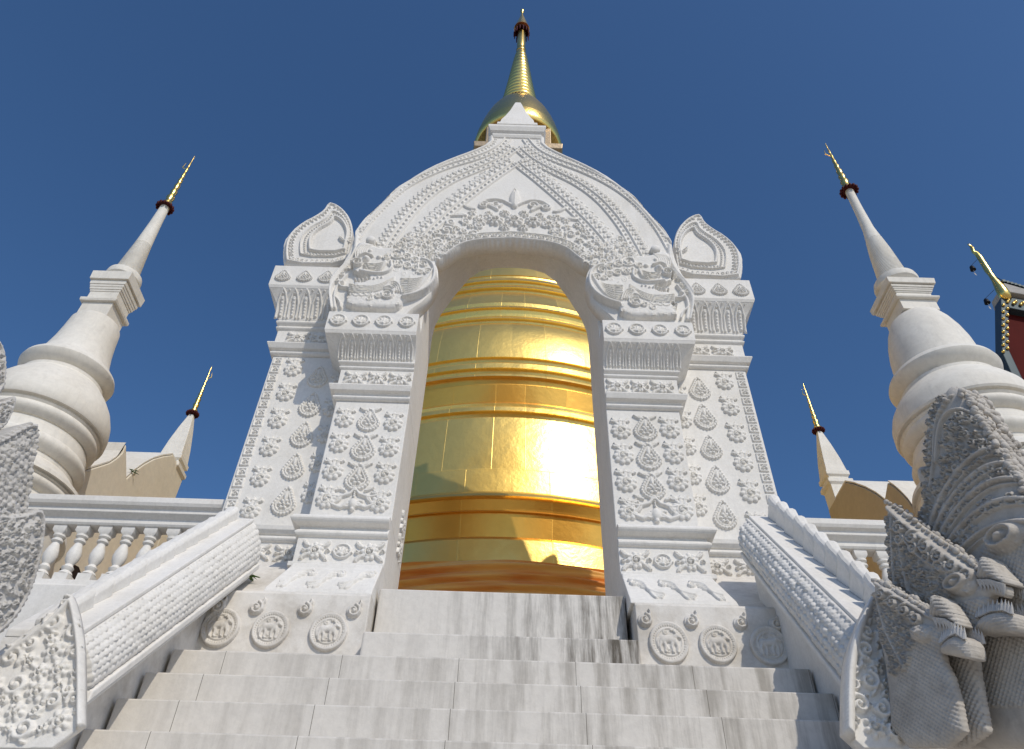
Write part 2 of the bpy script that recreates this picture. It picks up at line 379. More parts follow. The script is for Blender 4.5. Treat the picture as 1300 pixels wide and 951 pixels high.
# ------------------------------------------------------------------ gateway
GX = -.03
gate = thing('gateway', (GX, 8.3, 3.3), 'white carved stucco gateway with pointed arch framing the golden bell', 'gateway')
def msh(parent, prof_rings, name, mat, bevel=.012):
    return MB().loft(prof_rings).build(name, mat, parent, bevel=bevel)
IN = 1.375
def pier_rings(sgn, xo, yf, prof, xin=IN, yb=9.6):
    R = []
    for z, o in prof:
        a = sgn * xin; b = sgn * (xo + o); y = yf - o
        R.append([(GX + a, y, z), (GX + b, y, z), (GX + b, yb, z), (GX + a, yb, z)])
    return R
def torus(z0, z1, o0, o1, n=5):
    return [(z0 + (z1 - z0) * k / n, o0 + (o1 - o0) * math.sin(PI * k / n)) for k in range(n + 1)]
def cyma(z0, z1, o0, o1, n=7):
    return [(z0 + (z1 - z0) * k / n, o0 + (o1 - o0) * (k / n) ** 1.6) for k in range(n + 1)]
YF, YW = 8.3, 8.75
XO, XW = 2.40, 3.67
# motif meshes -------------------------------------------------
def rosette_canvas(R):
    c = Canvas(-R * 1.35, R * 1.35, -R * 1.35, R * 2.0, .008)
    c.base = .008
    c.dome(0, 0, R * .8, R * .8, .012)
    c.flower(0, 0, R, .042, 9)
    for q in (-1, 1):
        c.leaf(q * R * .3, R * .75, PI / 2 - q * 0.35, R * .95, R * .42, .034, -q * .5)
        c.dot(q * R * .85, R * 1.2, R * .16, .03)
    c.leaf(0, R * .8, PI / 2, R * .75, R * .38, .034); c.stroke([(-R * .7, R * 1.05), (0, R * 1.25), (R * .7, R * 1.05)], R * .1, .03)
    return c
ME_ros = motif(rosette_canvas(.118), 'rosette', M_white)
def drop_canvas(w, h, horns):
    c = Canvas(-w * 1.3, w * 1.3, -w * 1.2, h + .06, .008); c.base = .006
    L = []
    for k in range(25):
        a = -PI / 2 + 2 * PI * k / 24; r = 1.0
        x = w * math.cos(a); y = w * math.sin(a)
        if y > 0: y *= 1 + (h / w - 1) * (math.sin(a)) ** 3; x *= (1 - .35 * math.sin(a))
        L.append((x, y))
    for x, y, a in c.path_pts(L, w * .3): c.dot(x, y, w * .17, .034)
    c.stroke([(x * .72, y * .76) for x, y in L], w * .09, .03)
    for k in range(6):
        a = k * PI / 3; c.dome(w * .38 * math.cos(a), w * .38 * math.sin(a), w * .22, w * .17, .036, a)
    c.dot(0, 0, w * .17, .05); c.leaf(0, w * .5, PI / 2, h * .42, w * .4, .036); c.dot(0, -w * 1.08, w * .13, .03)
    if horns:
        for q in (-1, 1): c.leaf(q * w * .22, h * .82, PI / 2 - q * 1.05, w * .95, w * .4, .034, -q * .25)
    return c
ME_drop = motif(drop_canvas(.12, .21, False), 'drop_flower', M_white)
ME_drop2 = motif(drop_canvas(.12, .20, True), 'horned_drop_flower', M_white)
c = Canvas(-.36, .36, -.25, .12, .008); c.base = .006
for q in (-1, 1):
    c.stroke([(0, .1), (q * .06, .02), (q * .17, -.02), (q * .28, .0), (q * .33, .06)], [.02, .022, .024, .02, .012], .035)
    c.stroke([(q * .06, -.12), (q * .14, -.17), (q * .24, -.13), (q * .3, -.08)], [.03, .026, .02, .012], .035)
    c.leaf(q * .15, .0, -1.2 if q > 0 else PI + 1.2, .15, .06, .035, q * .6); c.leaf(q * .12, .07, .5 if q > 0 else PI - .5, .13, .05, .03)
    c.leaf(q * .27, -.02, -.9 if q > 0 else PI + .9, .16, .055, .034, -q * .5); c.leaf(q * .33, -.16, .9 if q > 0 else PI - .9, .12, .04, .03)
    c.spiral(q * .075, -.13, .05, 1, 1.2, q, .016, .035)
c.dome(0, -.12, .055, .08, .06); c.dot(0, -.2, .03, .05); c.beads([(0, .1), (0, -.04)], .03, .016, .04)
ME_vine = motif(c, 'vine_ornament', M_white)
c = Canvas(-.2, .2, -.17, .17, .008); c.base = .006       # frieze flower with leaves at its corners
c.flower(0, 0, .115, .04, 9)
for q in (-1, 1):
    for w in (-1, 1): c.leaf(q * .09, w * .055, (0 if q > 0 else PI) + q * w * .5, .12, .06, .034, q * w * .5); c.dot(q * .15, w * .12, .018, .03)
    c.spiral(q * .155, 0, .03, 0, 1, q, .011, .032)
ME_fri = motif(c, 'frieze_flower', M_white)
c = Canvas(-.11, .11, -.13, .13, .008); c.base = .006
c.ring(0, 0, .085, .014, .03); c.dome(0, 0, .075, .075, .012)
for k in range(7): c.leaf(0, -.05, PI / 2 + (k - 3) * .42, .11, .026, .034)
c.dot(0, -.05, .022, .05)
ME_fan = motif(c, 'fan_boss', M_white)
c = Canvas(-.24, .24, -.24, .24, .0065); c.base = .028      # medallion with a standing animal
c.dome(0, 0, .205, .205, .004); H0 = c.H.copy()
c.ring(0, 0, .19, .02, .014, 1, 40); c.beads([(.168 * math.cos(k * PI / 24), .168 * math.sin(k * PI / 24)) for k in range(49)], .026, .011, .016)
c.ring(0, 0, .135, .011, .014, 1, 34)
c.stroke([(-.065, .018), (-.01, .024), (.045, .018)], [.046, .038, .046], .03)
c.stroke([(.05, .035), (.078, .062)], [.034, .024], .028); c.stroke([(.085, .062), (.122, .038)], [.026, .014], .028)
c.leaf(.078, .082, 2.0, .045, .022, .028); c.stroke([(.07, .085), (.05, .11), (.02, .115)], [.01, .008, .004], .024)
for lx, dx in ((-.088, -.014), (-.058, .016), (.035, -.012), (.068, .016)): c.stroke([(lx, .0), (lx + dx, -.045), (lx + dx * .5, -.1), (lx + dx * .5 + .012, -.103)], [.028, .018, .013, .012], .026)
c.stroke([(-.105, .025), (-.125, -.005), (-.12, -.055)], [.013, .009, .012], .022)
c.spiral(-.01, -.085, .03, 2, 1.3, 1, .008, .016); c.spiral(-.03, .095, .028, 2, 1.3, 1, .008, .016)
ME_med = motif(c, 'medallion', M_base)
c = Canvas(-.12, .14, -.12, .16, .0065); c.base = .02
c.dome(0, 0, .085, .085, .006); c.spiral(0, 0, .078, 1.3, 1.6, -1, .02, .03); c.stroke([(.06, .05), (.075, .1), (.06, .13)], [.018, .013, .006], .024); c.dot(0, 0, .022, .04)
ME_swirl = motif(c, 'swirl_boss', M_base)
c = Canvas(-.09, .09, -.09, .09, .008); c.base = .004      # little square of the edge border
c.stroke([(-.055, -.055), (.055, -.055), (.055, .055), (-.055, .055), (-.055, -.055)], .014, .02); c.spiral(0, 0, .035, 0, 1.2, 1, .012, .024)
ME_sq = motif(c, 'border_square', M_white)

def tongues(sgn, xa, xb, prof, yf, n, parent, name='lotus_petal_band'):
    """row of upright lotus petals standing on the leaning face of a capital"""
    z = np.array([p[0] for p in prof]); o = np.array([p[1] for p in prof]); L = z[-1] - z[0]
    c = Canvas(min(xa, xb), max(xa, xb), z[0], z[-1], .0085); w = abs(xb - xa) / n
    for k in range(n):
        x = min(xa, xb) + (k + .5) * w
        P = [(x - w * .36, z[0] + .02), (x - w * .38, z[0] + L * .55), (x - w * .2, z[0] + L * .84), (x, z[0] + L * .97), (x + w * .2, z[0] + L * .84), (x + w * .38, z[0] + L * .55), (x + w * .36, z[0] + .02)]
        c.stroke(P, w * .1, .03); c.stroke([(x, z[0] + L * .1), (x, z[0] + L * .7)], [w * .12, w * .2], .028); c.beads([(x, z[0] + L * .12), (x, z[0] + L * .7)], w * .28, w * .14, .038)
        c.dot(x, z[0] + L * .84, w * .1, .03); c.dot(x + w * .5, z[0] + L * .95, w * .09, .026)
    def mp(x, y, h):
        oo = np.interp(y, z, o); return np.stack([x, yf - oo - h - .002, y], 1)
    V, Q = relief_mesh(c, None, mp); return np_object(name, V, Q, M_white, parent, sharp=0)

for sg in (-1, 1):
    # stepped front pier
    base = [(4.40, .09), (4.46, .09), (4.46, .05), (4.80, .05)] + torus(4.80, 4.89, .07, .10) + [(4.90, .055), (4.93, .055)] + [(4.94, .10)] + torus(4.96, 5.05, .14, .17) + [(5.07, .12), (5.08, 0)]
    msh(gate, pier_rings(sg, XO, YF, base), 'pier_base', M_white, .008)
    msh(gate, pier_rings(sg, XO, YF, [(5.08, 0), (6.97, 0)]), 'pier_shaft', M_white)
    cap1 = [(6.97, .0)] + torus(6.98, 7.05, .03, .055) + [(7.06, .03), (7.08, .05), (7.10, .10), (7.18, .13), (7.20, .12), (7.20, .03), (7.54, .03)] + torus(7.54, 7.60, .04, .06) + [(7.61, .045)] + torus(7.62, 7.69, .06, .09)
    pet = cyma(7.70, 8.0, .06, .30)
    cap = cap1 + pet + [(8.005, .31), (8.05, .325), (8.06, .33), (8.44, .33)]
    msh(gate, pier_rings(sg, XO, YF, cap), 'capital', M_white, .006)
    tongues(sg, GX + sg * (IN + .03), GX + sg * (XO + .12), pet, YF, 8, gate)
    # sloping foot of the front pier with carved waves
    R = []
    for z, x, y in ((3.84, 2.53, 7.74), (3.9, 2.52, 7.76), (4.34, 2.42, 8.12), (4.40, 2.40, 8.14), (4.40, 2.38, 8.2)):
        R.append([(GX + sg * IN, y, z), (GX + sg * x, y, z), (GX + sg * x, 9.6, z), (GX + sg * IN, 9.6, z)])
    msh(gate, R, 'pier_foot', M_white)
    c = Canvas(0, 1.12, 0, .5, .008)
    for k in range(3):
        for m_ in range(4):
            P_ = []
            for i_ in range(14):
                t_ = i_ / 13 * (1 - .09 * m_) + .045 * m_; P_.append((.04 + k * .38 + .36 * t_ + .05 * math.sin(6.28 * t_) + m_ * .012, .45 - .34 * (t_ * t_ * (3 - 2 * t_)) - m_ * .05))
            c.stroke(P_, .024 if m_ == 0 else .015, .04 if m_ == 0 else .028)
        c.spiral(.09 + k * .36, .37, .05, 2, 1.3, 1, .018, .035)
    z0, y0, z1, y1 = 3.9, 7.76, 4.34, 8.12; Ls = math.hypot(z1 - z0, y1 - y0); nz = (y1 - y0) / Ls; nyy = -(z1 - z0) / Ls
    f = lambda x, y, h, sg=sg: np.stack([GX + sg * (IN + .02 + x * .9), y0 + (y1 - y0) * y / Ls * .98 + nyy * h, z0 + (z1 - z0) * y / Ls * .98 + nz * h], 1)
    V, Q = relief_mesh(c, None, f); np_object('carved_waves', V, Q, M_white, gate, sharp=0)
    # wing pier
    MB().loft([[(GX + sg * x, y, z), (GX + sg * 3.67, y, z), (GX + sg * 3.67, 9.6, z), (GX + sg * x, 9.6, z)] for x, y, z in ((2.3, 7.95, 3.84), (2.3, 7.95, 3.95), (2.3, 8.62, 4.62), (2.3, 8.66, 4.68))]).build('wing_foot', M_base, gate, bevel=.01)
    wb = [(4.68, .03), (4.98, .03)] + torus(4.98, 5.06, .05, .08) + [(5.07, .04), (5.08, .07), (5.12, .11), (5.18, .12), (5.19, 0)]
    msh(gate, pier_rings(sg, XW, YW, wb, 2.3), 'wing_base', M_white, .006)
    msh(gate, pier_rings(sg, XW, YW, [(5.19, 0), (8.21, 0)], 2.3), 'wing_shaft', M_white)
    wp = cyma(8.96, 9.46, .08, .30)
    wc = [(8.21, 0)] + torus(8.22, 8.29, .03, .055) + [(8.30, .03), (8.32, .08), (8.40, .12), (8.42, .12), (8.42, .04), (8.73, .04)] + torus(8.74, 8.82, .05, .08) + [(8.83, .05)] + torus(8.85, 8.94, .07, .1) + wp + [(9.47, .31), (9.52, .33), (10.0, .33)]
    msh(gate, pier_rings(sg, XW, YW, wc, 2.3), 'wing_capital', M_white, .006)
    tongues(sg, GX + sg * 2.5, GX + sg * (XW + .16), wp, YW, 7, gate)
    # reliefs on the front pier
    for k in range(4):
        z = 6.65 - k * .425
        place('rosette', ME_ros, gate, GX + sg * 2.225, YF, z - .02, 1.17, 1.12); place('rosette', ME_ros, gate, GX + sg * 1.555, YF, z - .06, 1.17, 1.12)
    for k in range(3): place('horned_drop_flower', ME_drop2, gate, GX + sg * 1.89, YF, 6.60 - k * .47, 1.2, 1.2)
    place('vine_ornament', ME_vine, gate, GX + sg * 1.89, YF, 5.42, 1.12, 1.1)
    for k, x in enumerate((1.56, 1.88, 2.2)):
        place('frieze_flower', ME_fri, gate, GX + sg * x, YF - .03, 7.37, .86 if k != 1 else .7, .95)
        place('frieze_flower' if k != 1 else 'fan_boss', ME_fri if k != 1 else ME_fan, gate, GX + sg * (x + .01), YF - .05, 4.62, .95 if k != 1 else 1.15, 1.0)
    for k in range(4): place('fan_boss', ME_fan, gate, GX + sg * (1.54 + k * .34), YF - .33, 8.25, 1.25, 1.2)
    # reliefs on the wing
    for k in range(6): place('rosette', ME_ros, gate, GX + sg * 3.3, YW, 7.94 - k * .50, 1.18, 1.15)
    for k in range(5):
        place('drop_flower', ME_drop, gate, GX + sg * 2.89, YW, 7.75 - k * .55, 1.2, 1.25)
        place('rosette', ME_ros, gate, GX + sg * 2.57, YW, 7.66 - k * .49, 1.05, 1.1)
    for k in range(17): place('border_square', ME_sq, gate, GX + sg * 3.57, YW, 8.1 - k * .172, 1, 1.05)
    for x in (2.62, 2.98, 3.36): place('frieze_flower', ME_fri, gate, GX + sg * x, YW - .04, 8.575, .95, .85)
    for x in (2.66, 3.06, 3.46): place('frieze_flower', ME_fri, gate, GX + sg * x, YW - .03, 4.83, .95, .85)
    for k in range(4): place('drop_flower', ME_drop, gate, GX + sg * (2.72 + k * .36), YW - .33, 9.70, 1.0, .75)
    # flame shaped corner leaf above the wing capital
    pts = [(361, 340), (359, 325), (361, 309), (368, 297), (383, 285), (399, 277), (411, 269), (417, 258.5), (425, 260), (434, 265.5), (442, 275), (447, 286), (449, 298), (445, 318), (440, 340)]
    P3 = [at(px, py, 8.5) for px, py in pts]; poly = smoothpoly([(p[0] - GX, p[2]) for p in P3], True, 1)
    poly = [(x, max(z, 10.003)) for x, z in poly]
    c = Canvas(-4.0, -2.3, 9.9, 12.6, .0095); ctr = (-3.05, 10.85)
    def sh(k, dy=0): return [(ctr[0] + (x - ctr[0]) * k, ctr[1] + dy + (z - ctr[1]) * k) for x, z in poly] 
    ins = sh(.93); c.stroke(ins + ins[:1], .025, .04)
    rim = sh(.83); c.hooks(rim + rim[:1], .085, .07, .03, 1)
    rim = sh(.70); c.stroke(rim + rim[:1], .014, .04); rim = sh(.63); c.beads(rim + rim[:1], .06, .02, .03)
    rim = sh(.54); c.stroke(rim + rim[:1], .03, .06); 
    c.spiral(-2.85, 10.75, .1, 0, 1.4, 1, .025, .06); c.spiral(-2.68, 10.65, .08, 2, 1.4, -1, .02, .06); c.leaf(-2.95, 10.72, 2.6, .2, .07, .06, -.8); c.leaf(-2.75, 10.85, 1.8, .22, .07, .05, .8)
    if sg > 0: poly2 = [(-x, z) for x, z in poly]; c.H = c.H[:, ::-1].copy(); c.X = -c.X[::-1]; 
    else: poly2 = poly
    V, Q = relief_mesh(c, poly2, lambda x, y, h: np.stack([x + GX, 8.5 - h, y], 1), thick=.28, swell=.05, swell_r=.12)
    np_object('flame_leaf', V, Q, M_white, gate)
for z_ in (5.2, 5.55): o_ = place('jamb_flower', ME_fri, gate, GX - IN - .001, 9.15, z_, .8, 1.0); o_.rotation_euler = (0, 0, PI / 2)
# medallion plinths (the lowest course)
for sg, xi, xo in ((-1, 1.40, 3.2), (1, 1.38, 3.0)):
    MB().loft([[(sg * xi, y, z), (sg * (xo), y, z), (sg * (xo), 9.6, z), (sg * xi, 9.6, z)] for y, z in ((7.7, 2.90), (7.7, 3.80), (7.72, 3.835))]).build('medallion_plinth', M_base, gate, bevel=.012)
for x, z in ((-2.87, 3.43), (-2.36, 3.427), (-1.77, 3.42), (1.69, 3.42), (2.19, 3.42), (2.71, 3.42)): place('medallion', ME_med, gate, x, 7.7, z - .02, .93, .98)
for x in (-2.96, -2.56, -2.06, -1.55, 1.47, 1.95, 2.46, 2.83): place('swirl_boss', ME_swirl, gate, x, 7.7, 3.63, .9, .9)

# gate body with barrel passage
def arch_in(n, half=IN, z0=8.44):
    L = [(-half, z0), (-half, 9.55), (-half * .985, 9.85), (-half * .93, 10.15), (-1.08, 10.65), (-.82, 11.2), (-.62, 11.42), (-.35, 11.53)]
    return L + [(0, 11.56)] + [(-x, z) for x, z in L[::-1]]
left_out = [(422, 396), (417, 370), (419, 357), (432, 338), (444, 318), (450, 300), (452, 290), (460, 281), (475, 265), (497, 244), (520, 226), (545, 211), (573, 199), (598, 190), (621, 180), (621.5, 171)]
LO = [(at(px, py, 8.05)[0] - GX, at(px, py, 8.05)[2]) for px, py in left_out]
LO[0] = (LO[0][0], 8.443)
outer = LO + [(0, LO[-1][1])] + [(-x, z) for x, z in LO[::-1]]
inner = arch_in(28)
def resample(P, n):
    L = [0]
    for i in range(len(P) - 1): L.append(L[-1] + math.hypot(P[i + 1][0] - P[i][0], P[i + 1][1] - P[i][1]))
    return [(float(np.interp(L[-1] * k / (n - 1), L, [p[0] for p in P])), float(np.interp(L[-1] * k / (n - 1), L, [p[1] for p in P]))) for k in range(n)]
n = 90
A = resample([(x * .975, 8.45 + (z - 8.45) * .985) for x, z in outer], n); B = resample(inner, n)
mb = MB()
for y in (8.36, 9.6):
    pass
V = [(GX + x, y, z) for y in (8.36, 9.6) for P in (A, B) for x, z in P]; Fc = []
for i in range(n - 1):
    a0, b0, a1, b1 = i, n + i, 2 * n + i, 3 * n + i
    Fc += [(a0, a0 + 1, b0 + 1, b0), (a1, b1, b1 + 1, a1 + 1), (a0, a1, a1 + 1, a0 + 1), (b0, b0 + 1, b1 + 1, b1)]
Fc += [(0, n, 3 * n, 2 * n), (n - 1, 3 * n - 1, 4 * n - 1, 2 * n - 1)]
mb.add(V, Fc).build('arch_body', M_white, gate, auto=40)

# carved pediment panel (front)
arch_edge = [(511, 396), (521, 391), (538, 380), (550, 366), (556, 352), (556, 340), (550, 330), (562, 326), (572, 320), (585, 310), (609, 304.5), (650, 303)]
AE = [(at(px, py, 8.05)[0] - GX, at(px, py, 8.05)[2]) for px, py in arch_edge]; AE[0] = (AE[0][0], 8.443); AE[-1] = (0, AE[-1][1])
lp = smoothpoly(LO, False, 1); ap = smoothpoly(AE, False, 2)
poly = lp + [(-x, z) for x, z in lp[::-1]] + [(-x, z) for x, z in ap] + ap[::-1][1:]
ZT = max(z for x, z in poly)
c = Canvas(-2.95, 2.95, 8.40, ZT + .03, .0105)
def crop8(L): return [(lambda q: (q[0] - GX, q[2]))(at(440 + x * .3385, 130 + y * .3385, 8.05)) for x, y in L]
def mir(P): return [(-x, z) for x, z in P]
b1 = mir(crop8([(1216, 545), (1185, 490), (1150, 438), (1090, 372), (1000, 306), (890, 252), (790, 217), (730, 190), (695, 165), (672, 135)]))
b2 = mir(crop8([(1108, 600), (1085, 555), (1050, 490), (1005, 425), (945, 358), (865, 300), (780, 260), (700, 220), (660, 188), (636, 166)])); b2[-1] = (0, b2[-1][1])
b3 = mir(crop8([(975, 545), (940, 500), (890, 445), (825, 382), (760, 325), (700, 275), (660, 245), (636, 224)])); b3[-1] = (0, b3[-1][1])
def off(P, d):
    out = []
    for i in range(len(P)):
        a = P[max(i - 1, 0)]; b = P[min(i + 1, len(P) - 1)]; L = math.hypot(b[0] - a[0], b[1] - a[1]); out.append((P[i][0] - (b[1] - a[1]) / L * d, P[i][1] + (b[0] - a[0]) / L * d))
    return out
for m in (0, 1):
    T = (lambda P: P) if m == 0 else mir
    sd = 1 if m == 0 else -1
    e = [p for p in lp if p[1] > LO[6][1]]
    c.stroke(T(off(e, -.05)), .03, .03); c.hooks(T(off(smoothpoly(e, False, 1), -.15)), .085, .055, .02, sd)
    for b, w in ((b1, .026), (b2, .03), (b3, .032)):
        b = smoothpoly(b, False, 2)
        c.stroke(T(off(b, -.065)), .018, .034); c.stroke(T(off(b, .065)), .018, .034); c.beads(T(b), .115, .03, w)
    c.hooks(T(off(smoothpoly(b2, False, 2), .11)), .13, .12, .027, sd); c.hooks(T(off(smoothpoly(b3, False, 2), .12)), .15, .15, .03, sd); c.hooks(T(off(smoothpoly(b3, False, 2)[:-9], .30)), .17, .12, .02, -sd)
    q = crop8([(235, 505), (190, 545), (120, 520), (150, 500), (300, 505), (350, 470), (450, 420), (480, 480), (400, 520), (370, 560), (330, 560), (240, 580)])
    c2 = Canvas(-2.95, 2.95, 8.40, ZT + .03, .0105)
    zone = crop8([(160, 540), (230, 480), (300, 500), (380, 450), (470, 400), (520, 430), (480, 490), (400, 520), (360, 575), (250, 600), (170, 590)])
    cc = c; cc.arabesque(T(zone), .045, .11, .042, 900, 5 + m); cc.arabesque(T(crop8([(120, 560), (230, 500), (330, 520), (380, 560), (330, 600), (200, 640), (110, 620)])), .04, .08, .045, 500, 15 + m)
# egg band following the arch
ab = ap[:]; arc = [p for p in ap if p[0] > AE[7][0] - .02 and p[1] > AE[7][1] - .1]
full = arc + mir(arc)[::-1]
o1 = off(full, .03); c.stroke(o1, .02, .05); o2 = off(full, .20); c.stroke(o2, .014, .04)
for x, z, a in c.path_pts(off(full, .115), .135):
    c.ring(x, z, .05, .011, .045, .8, 12); c.dome(x, z, .03, .024, .04)
# central cluster
cx0, cz0 = 0, crop8([(620, 440)])[0][1]
for k, (dx, dz, r) in enumerate(((0, 0, .17), (-.33, -.02, .15), (.33, -.02, .15), (-.6, -.08, .12), (.6, -.08, .12), (-.17, .2, .10), (.17, .2, .10), (-.45, .16, .08), (.45, .16, .08), (-.16, -.2, .1), (.16, -.2, .1))):
    c.flower(cx0 + dx, cz0 + dz, r, .085 if k < 3 else .065, 8)
for q in (-1, 1):
    c.stroke(smoothpoly([(q * .05, cz0 + .45), (q * .25, cz0 + .62), (q * .5, cz0 + .6), (q * .62, cz0 + .45)], False), .03, .05); c.spiral(q * .55, cz0 + .42, .1, 1, 1.4, -q, .025, .05); c.spiral(q * .33, cz0 + .46, .1, 0, 1.3, q, .026, .05)
    c.leaf(q * .3, cz0 + .3, PI / 2 - q * .6, .3, .1, .05, -q); c.leaf(q * .7, cz0 + .3, PI / 2 - q * 1.3, .28, .09, .04, q * .7); c.leaf(q * .85, cz0 + .1, PI / 2 - q * 1.4, .3, .1, .045, -q * .8)
c.leaf(0, cz0 + .42, PI / 2, .55, .2, .07); c.stroke([(0, cz0 + .42), (0, cz0 + .8)], .02, .085)
# sea-monster heads over the front capitals
Hpre = c.H.copy()
def cropM(L): return [(lambda q: (q[0] - GX, q[2]))(at(410 + x * .12618, 290 + y * .12618, 8.05)) for x, y in L]
for m in (0, 1):
    T = (lambda P: P) if m == 0 else mir
    q = 1 if m == 0 else -1
    def S(L, r, amp, sm=1): c.stroke(smoothpoly(T(cropM(L)), False, sm), r * .85, .03 + (amp - .03) * .6)
    def D(x, y, r, amp):
        p = T(cropM([(x, y)]))[0]; c.dot(p[0], p[1], r * .9, amp * .7 if amp > 0 else amp * .4)
    def SP(x, y, R, a0, t, w, amp):
        p = T(cropM([(x, y)]))[0]; c.spiral(p[0], p[1], R, a0 if m == 0 else PI - a0, t, -q, w * .8, .03 + (amp - .03) * .6)
    S([(80, 800), (60, 640), (80, 560), (160, 450), (280, 330), (330, 200), (340, 80)], .05, .10)
    S([(120, 800), (110, 680), (140, 580), (240, 470)], .03, .09)
    cre = smoothpoly(T(cropM([(330, 170), (440, 150), (560, 215), (700, 215), (850, 250), (1000, 310), (1100, 365), (1140, 450), (1115, 560), (1035, 655), (930, 705), (815, 730), (790, 800), (700, 835), (450, 825), (240, 805), (225, 740), (280, 680), (235, 610), (320, 590), (290, 490), (305, 400), (330, 320)])), True, 1)
    XX, YY = np.meshgrid(c.X, c.Y); mk = inside(XX, YY, cre); jj, ii = np.where(mk); sl = (slice(jj.min(), jj.max() + 1), slice(ii.min(), ii.max() + 1))
    _, _, dd = nearest(XX[sl], YY[sl], cre); t_ = np.clip(dd / .09, 0, 1); c.H[sl] = np.where(mk[sl], .03 + .08 * np.sqrt(1 - (1 - t_) ** 2), c.H[sl])
    c.base = .085
    c.arabesque(T(cropM([(650, 240), (850, 270), (1000, 330), (1090, 390), (1110, 470), (1000, 520), (820, 520), (700, 430), (640, 330)])), .035, .07, .035, 500, 61)
    c.arabesque(T(cropM([(240, 690), (330, 680), (600, 690), (780, 720), (770, 790), (450, 805), (250, 790)])), .03, .05, .03, 400, 62)
    c.arabesque(T(cropM([(900, 600), (1060, 560), (1000, 640), (880, 690), (820, 690)])), .03, .045, .03, 200, 63)
    c.base = .085
    def S(L, r, amp, sm=2): c.stroke(smoothpoly(T(cropM(L)), False, sm), r, amp)
    def D(x, y, r, amp):
        p = T(cropM([(x, y)]))[0]; c.dot(p[0], p[1], r, amp)
    def SP(x, y, R, a0, t, w, amp):
        p = T(cropM([(x, y)]))[0]; c.spiral(p[0], p[1], R, a0 if m == 0 else PI - a0, t, -q, w, amp)
    for k in range(6): S([(335 + k * 20, 340 - k * 6), (325 + k * 24, 270 - k * 6), (365 + k * 24, 215), (410 + k * 18, 200)], .014, .04)
    D(485, 140, .08, .05); D(440, 350, .075, .10); c.base = .15; D(440, 352, .04, .05); c.base = .085; S([(375, 320), (430, 295), (505, 325)], .022, .09)
    D(570, 330, .05, .07); D(480, 262, .04, .06)
    SP(350, 395, .10, 3, 1.8, .02, .10); S([(380, 470), (480, 490), (600, 500), (700, 455), (690, 380)], .03, .08)
    for k in range(5): S([(420, 400 + k * 16), (500, 412 + k * 16), (590, 402 + k * 16), (640, 370 + k * 6)], .013, .075)
    for x, y, R in ((750, 300, .15), (845, 330, .09), (700, 390, .09), (640, 330, .07), (760, 400, .09), (850, 420, .08), (930, 360, .08), (1010, 400, .09), (930, 440, .07), (1060, 470, .08), (980, 480, .06)): SP(x, y, R, x * .01, 1.9, .016, .06)
    hole = smoothpoly(T(cropM([(262, 430), (292, 560), (400, 585), (485, 545), (475, 505), (380, 495), (330, 455)])), True, 2); c.H[inside(XX, YY, hole)] = .0
    for k in range(8): D(330 + k * 38, 548 + (k % 3) * 5 - k * 3, .022, .06)
    for k in range(5): S([(270, 600 + k * 18), (380, 620 + k * 16), (500, 625 + k * 14), (620, 590 + k * 14), (720, 530 + k * 12)], .012, .055)
    for k in range(5): S([(620 + k * 14, 640 - k * 4), (690, 575 + k * 16), (765 - k * 12, 590 + k * 18), (795 - k * 24, 680)], .015, .07)
    SP(650, 705, .12, 2, 1.9, .018, .07); SP(560, 715, .07, 1, 1.5, .014, .06); SP(470, 740, .06, 1, 1.5, .013, .05)
    for k in range(7): S([(790, 545 + k * 24), (880, 552 + k * 22), (980, 545 + k * 14), (1070, 505 + k * 2), (1105, 450)], .013, .06)
    S([(1000, 345), (1090, 375), (1130, 450), (1115, 560), (1040, 640), (930, 695), (810, 720)], .03, .07)
    for k in range(6): S([(300 + k * 60, 690), (330 + k * 60, 720), (380 + k * 58, 705), (390 + k * 58, 680)], .012, .045)
    c.base = 0.0
    S([(60, 560), (150, 440), (280, 320), (335, 200)], .03, .09); S([(200, 540), (150, 560), (190, 600), (250, 600)], .025, .08); S([(120, 690), (170, 740), (180, 800)], .02, .07)
    for k in range(4): SP(140 + k * 45, 520 - k * 60, .05, k, 1.5, .014, .06)
c.H = Hpre + (c.H - Hpre) * .95
V, Q = relief_mesh(c, poly, lambda x, y, h: np.stack([x + GX, 8.08 - h, y], 1), thick=.28)
np_object('pediment', V, Q, M_white, gate, sharp=0)
# block and pinnacle on the apex
zt = 13.36
prof = [(13.2, -.03), (13.74, -.03), (13.75, .0), (13.82, .03), (13.86, .02), (13.90, .07), (14.0, .11), (14.07, .11)]
MB().loft([[(GX - .47 - o, 8.06 - o, z), (GX + .47 + o, 8.06 - o, z), (GX + .47 + o, 8.9 + o, z), (GX - .47 - o, 8.9 + o, z)] for z, o in prof]).build('apex_block', M_white, gate, bevel=.01)
prof = [(.41, 14.07), (.405, 14.16), (.36, 14.2), (.33, 14.4), (.25, 14.7), (.16, 15.1), (.085, 15.5), (.06, 15.62), (.02, 15.68)]
MB().loft([[(GX - r, 8.35 - r, z), (GX + r, 8.35 - r, z), (GX + r, 8.35 + r, z), (GX - r, 8.35 + r, z)] for r, z in prof]).build('pinnacle', M_white, gate, bevel=.01)

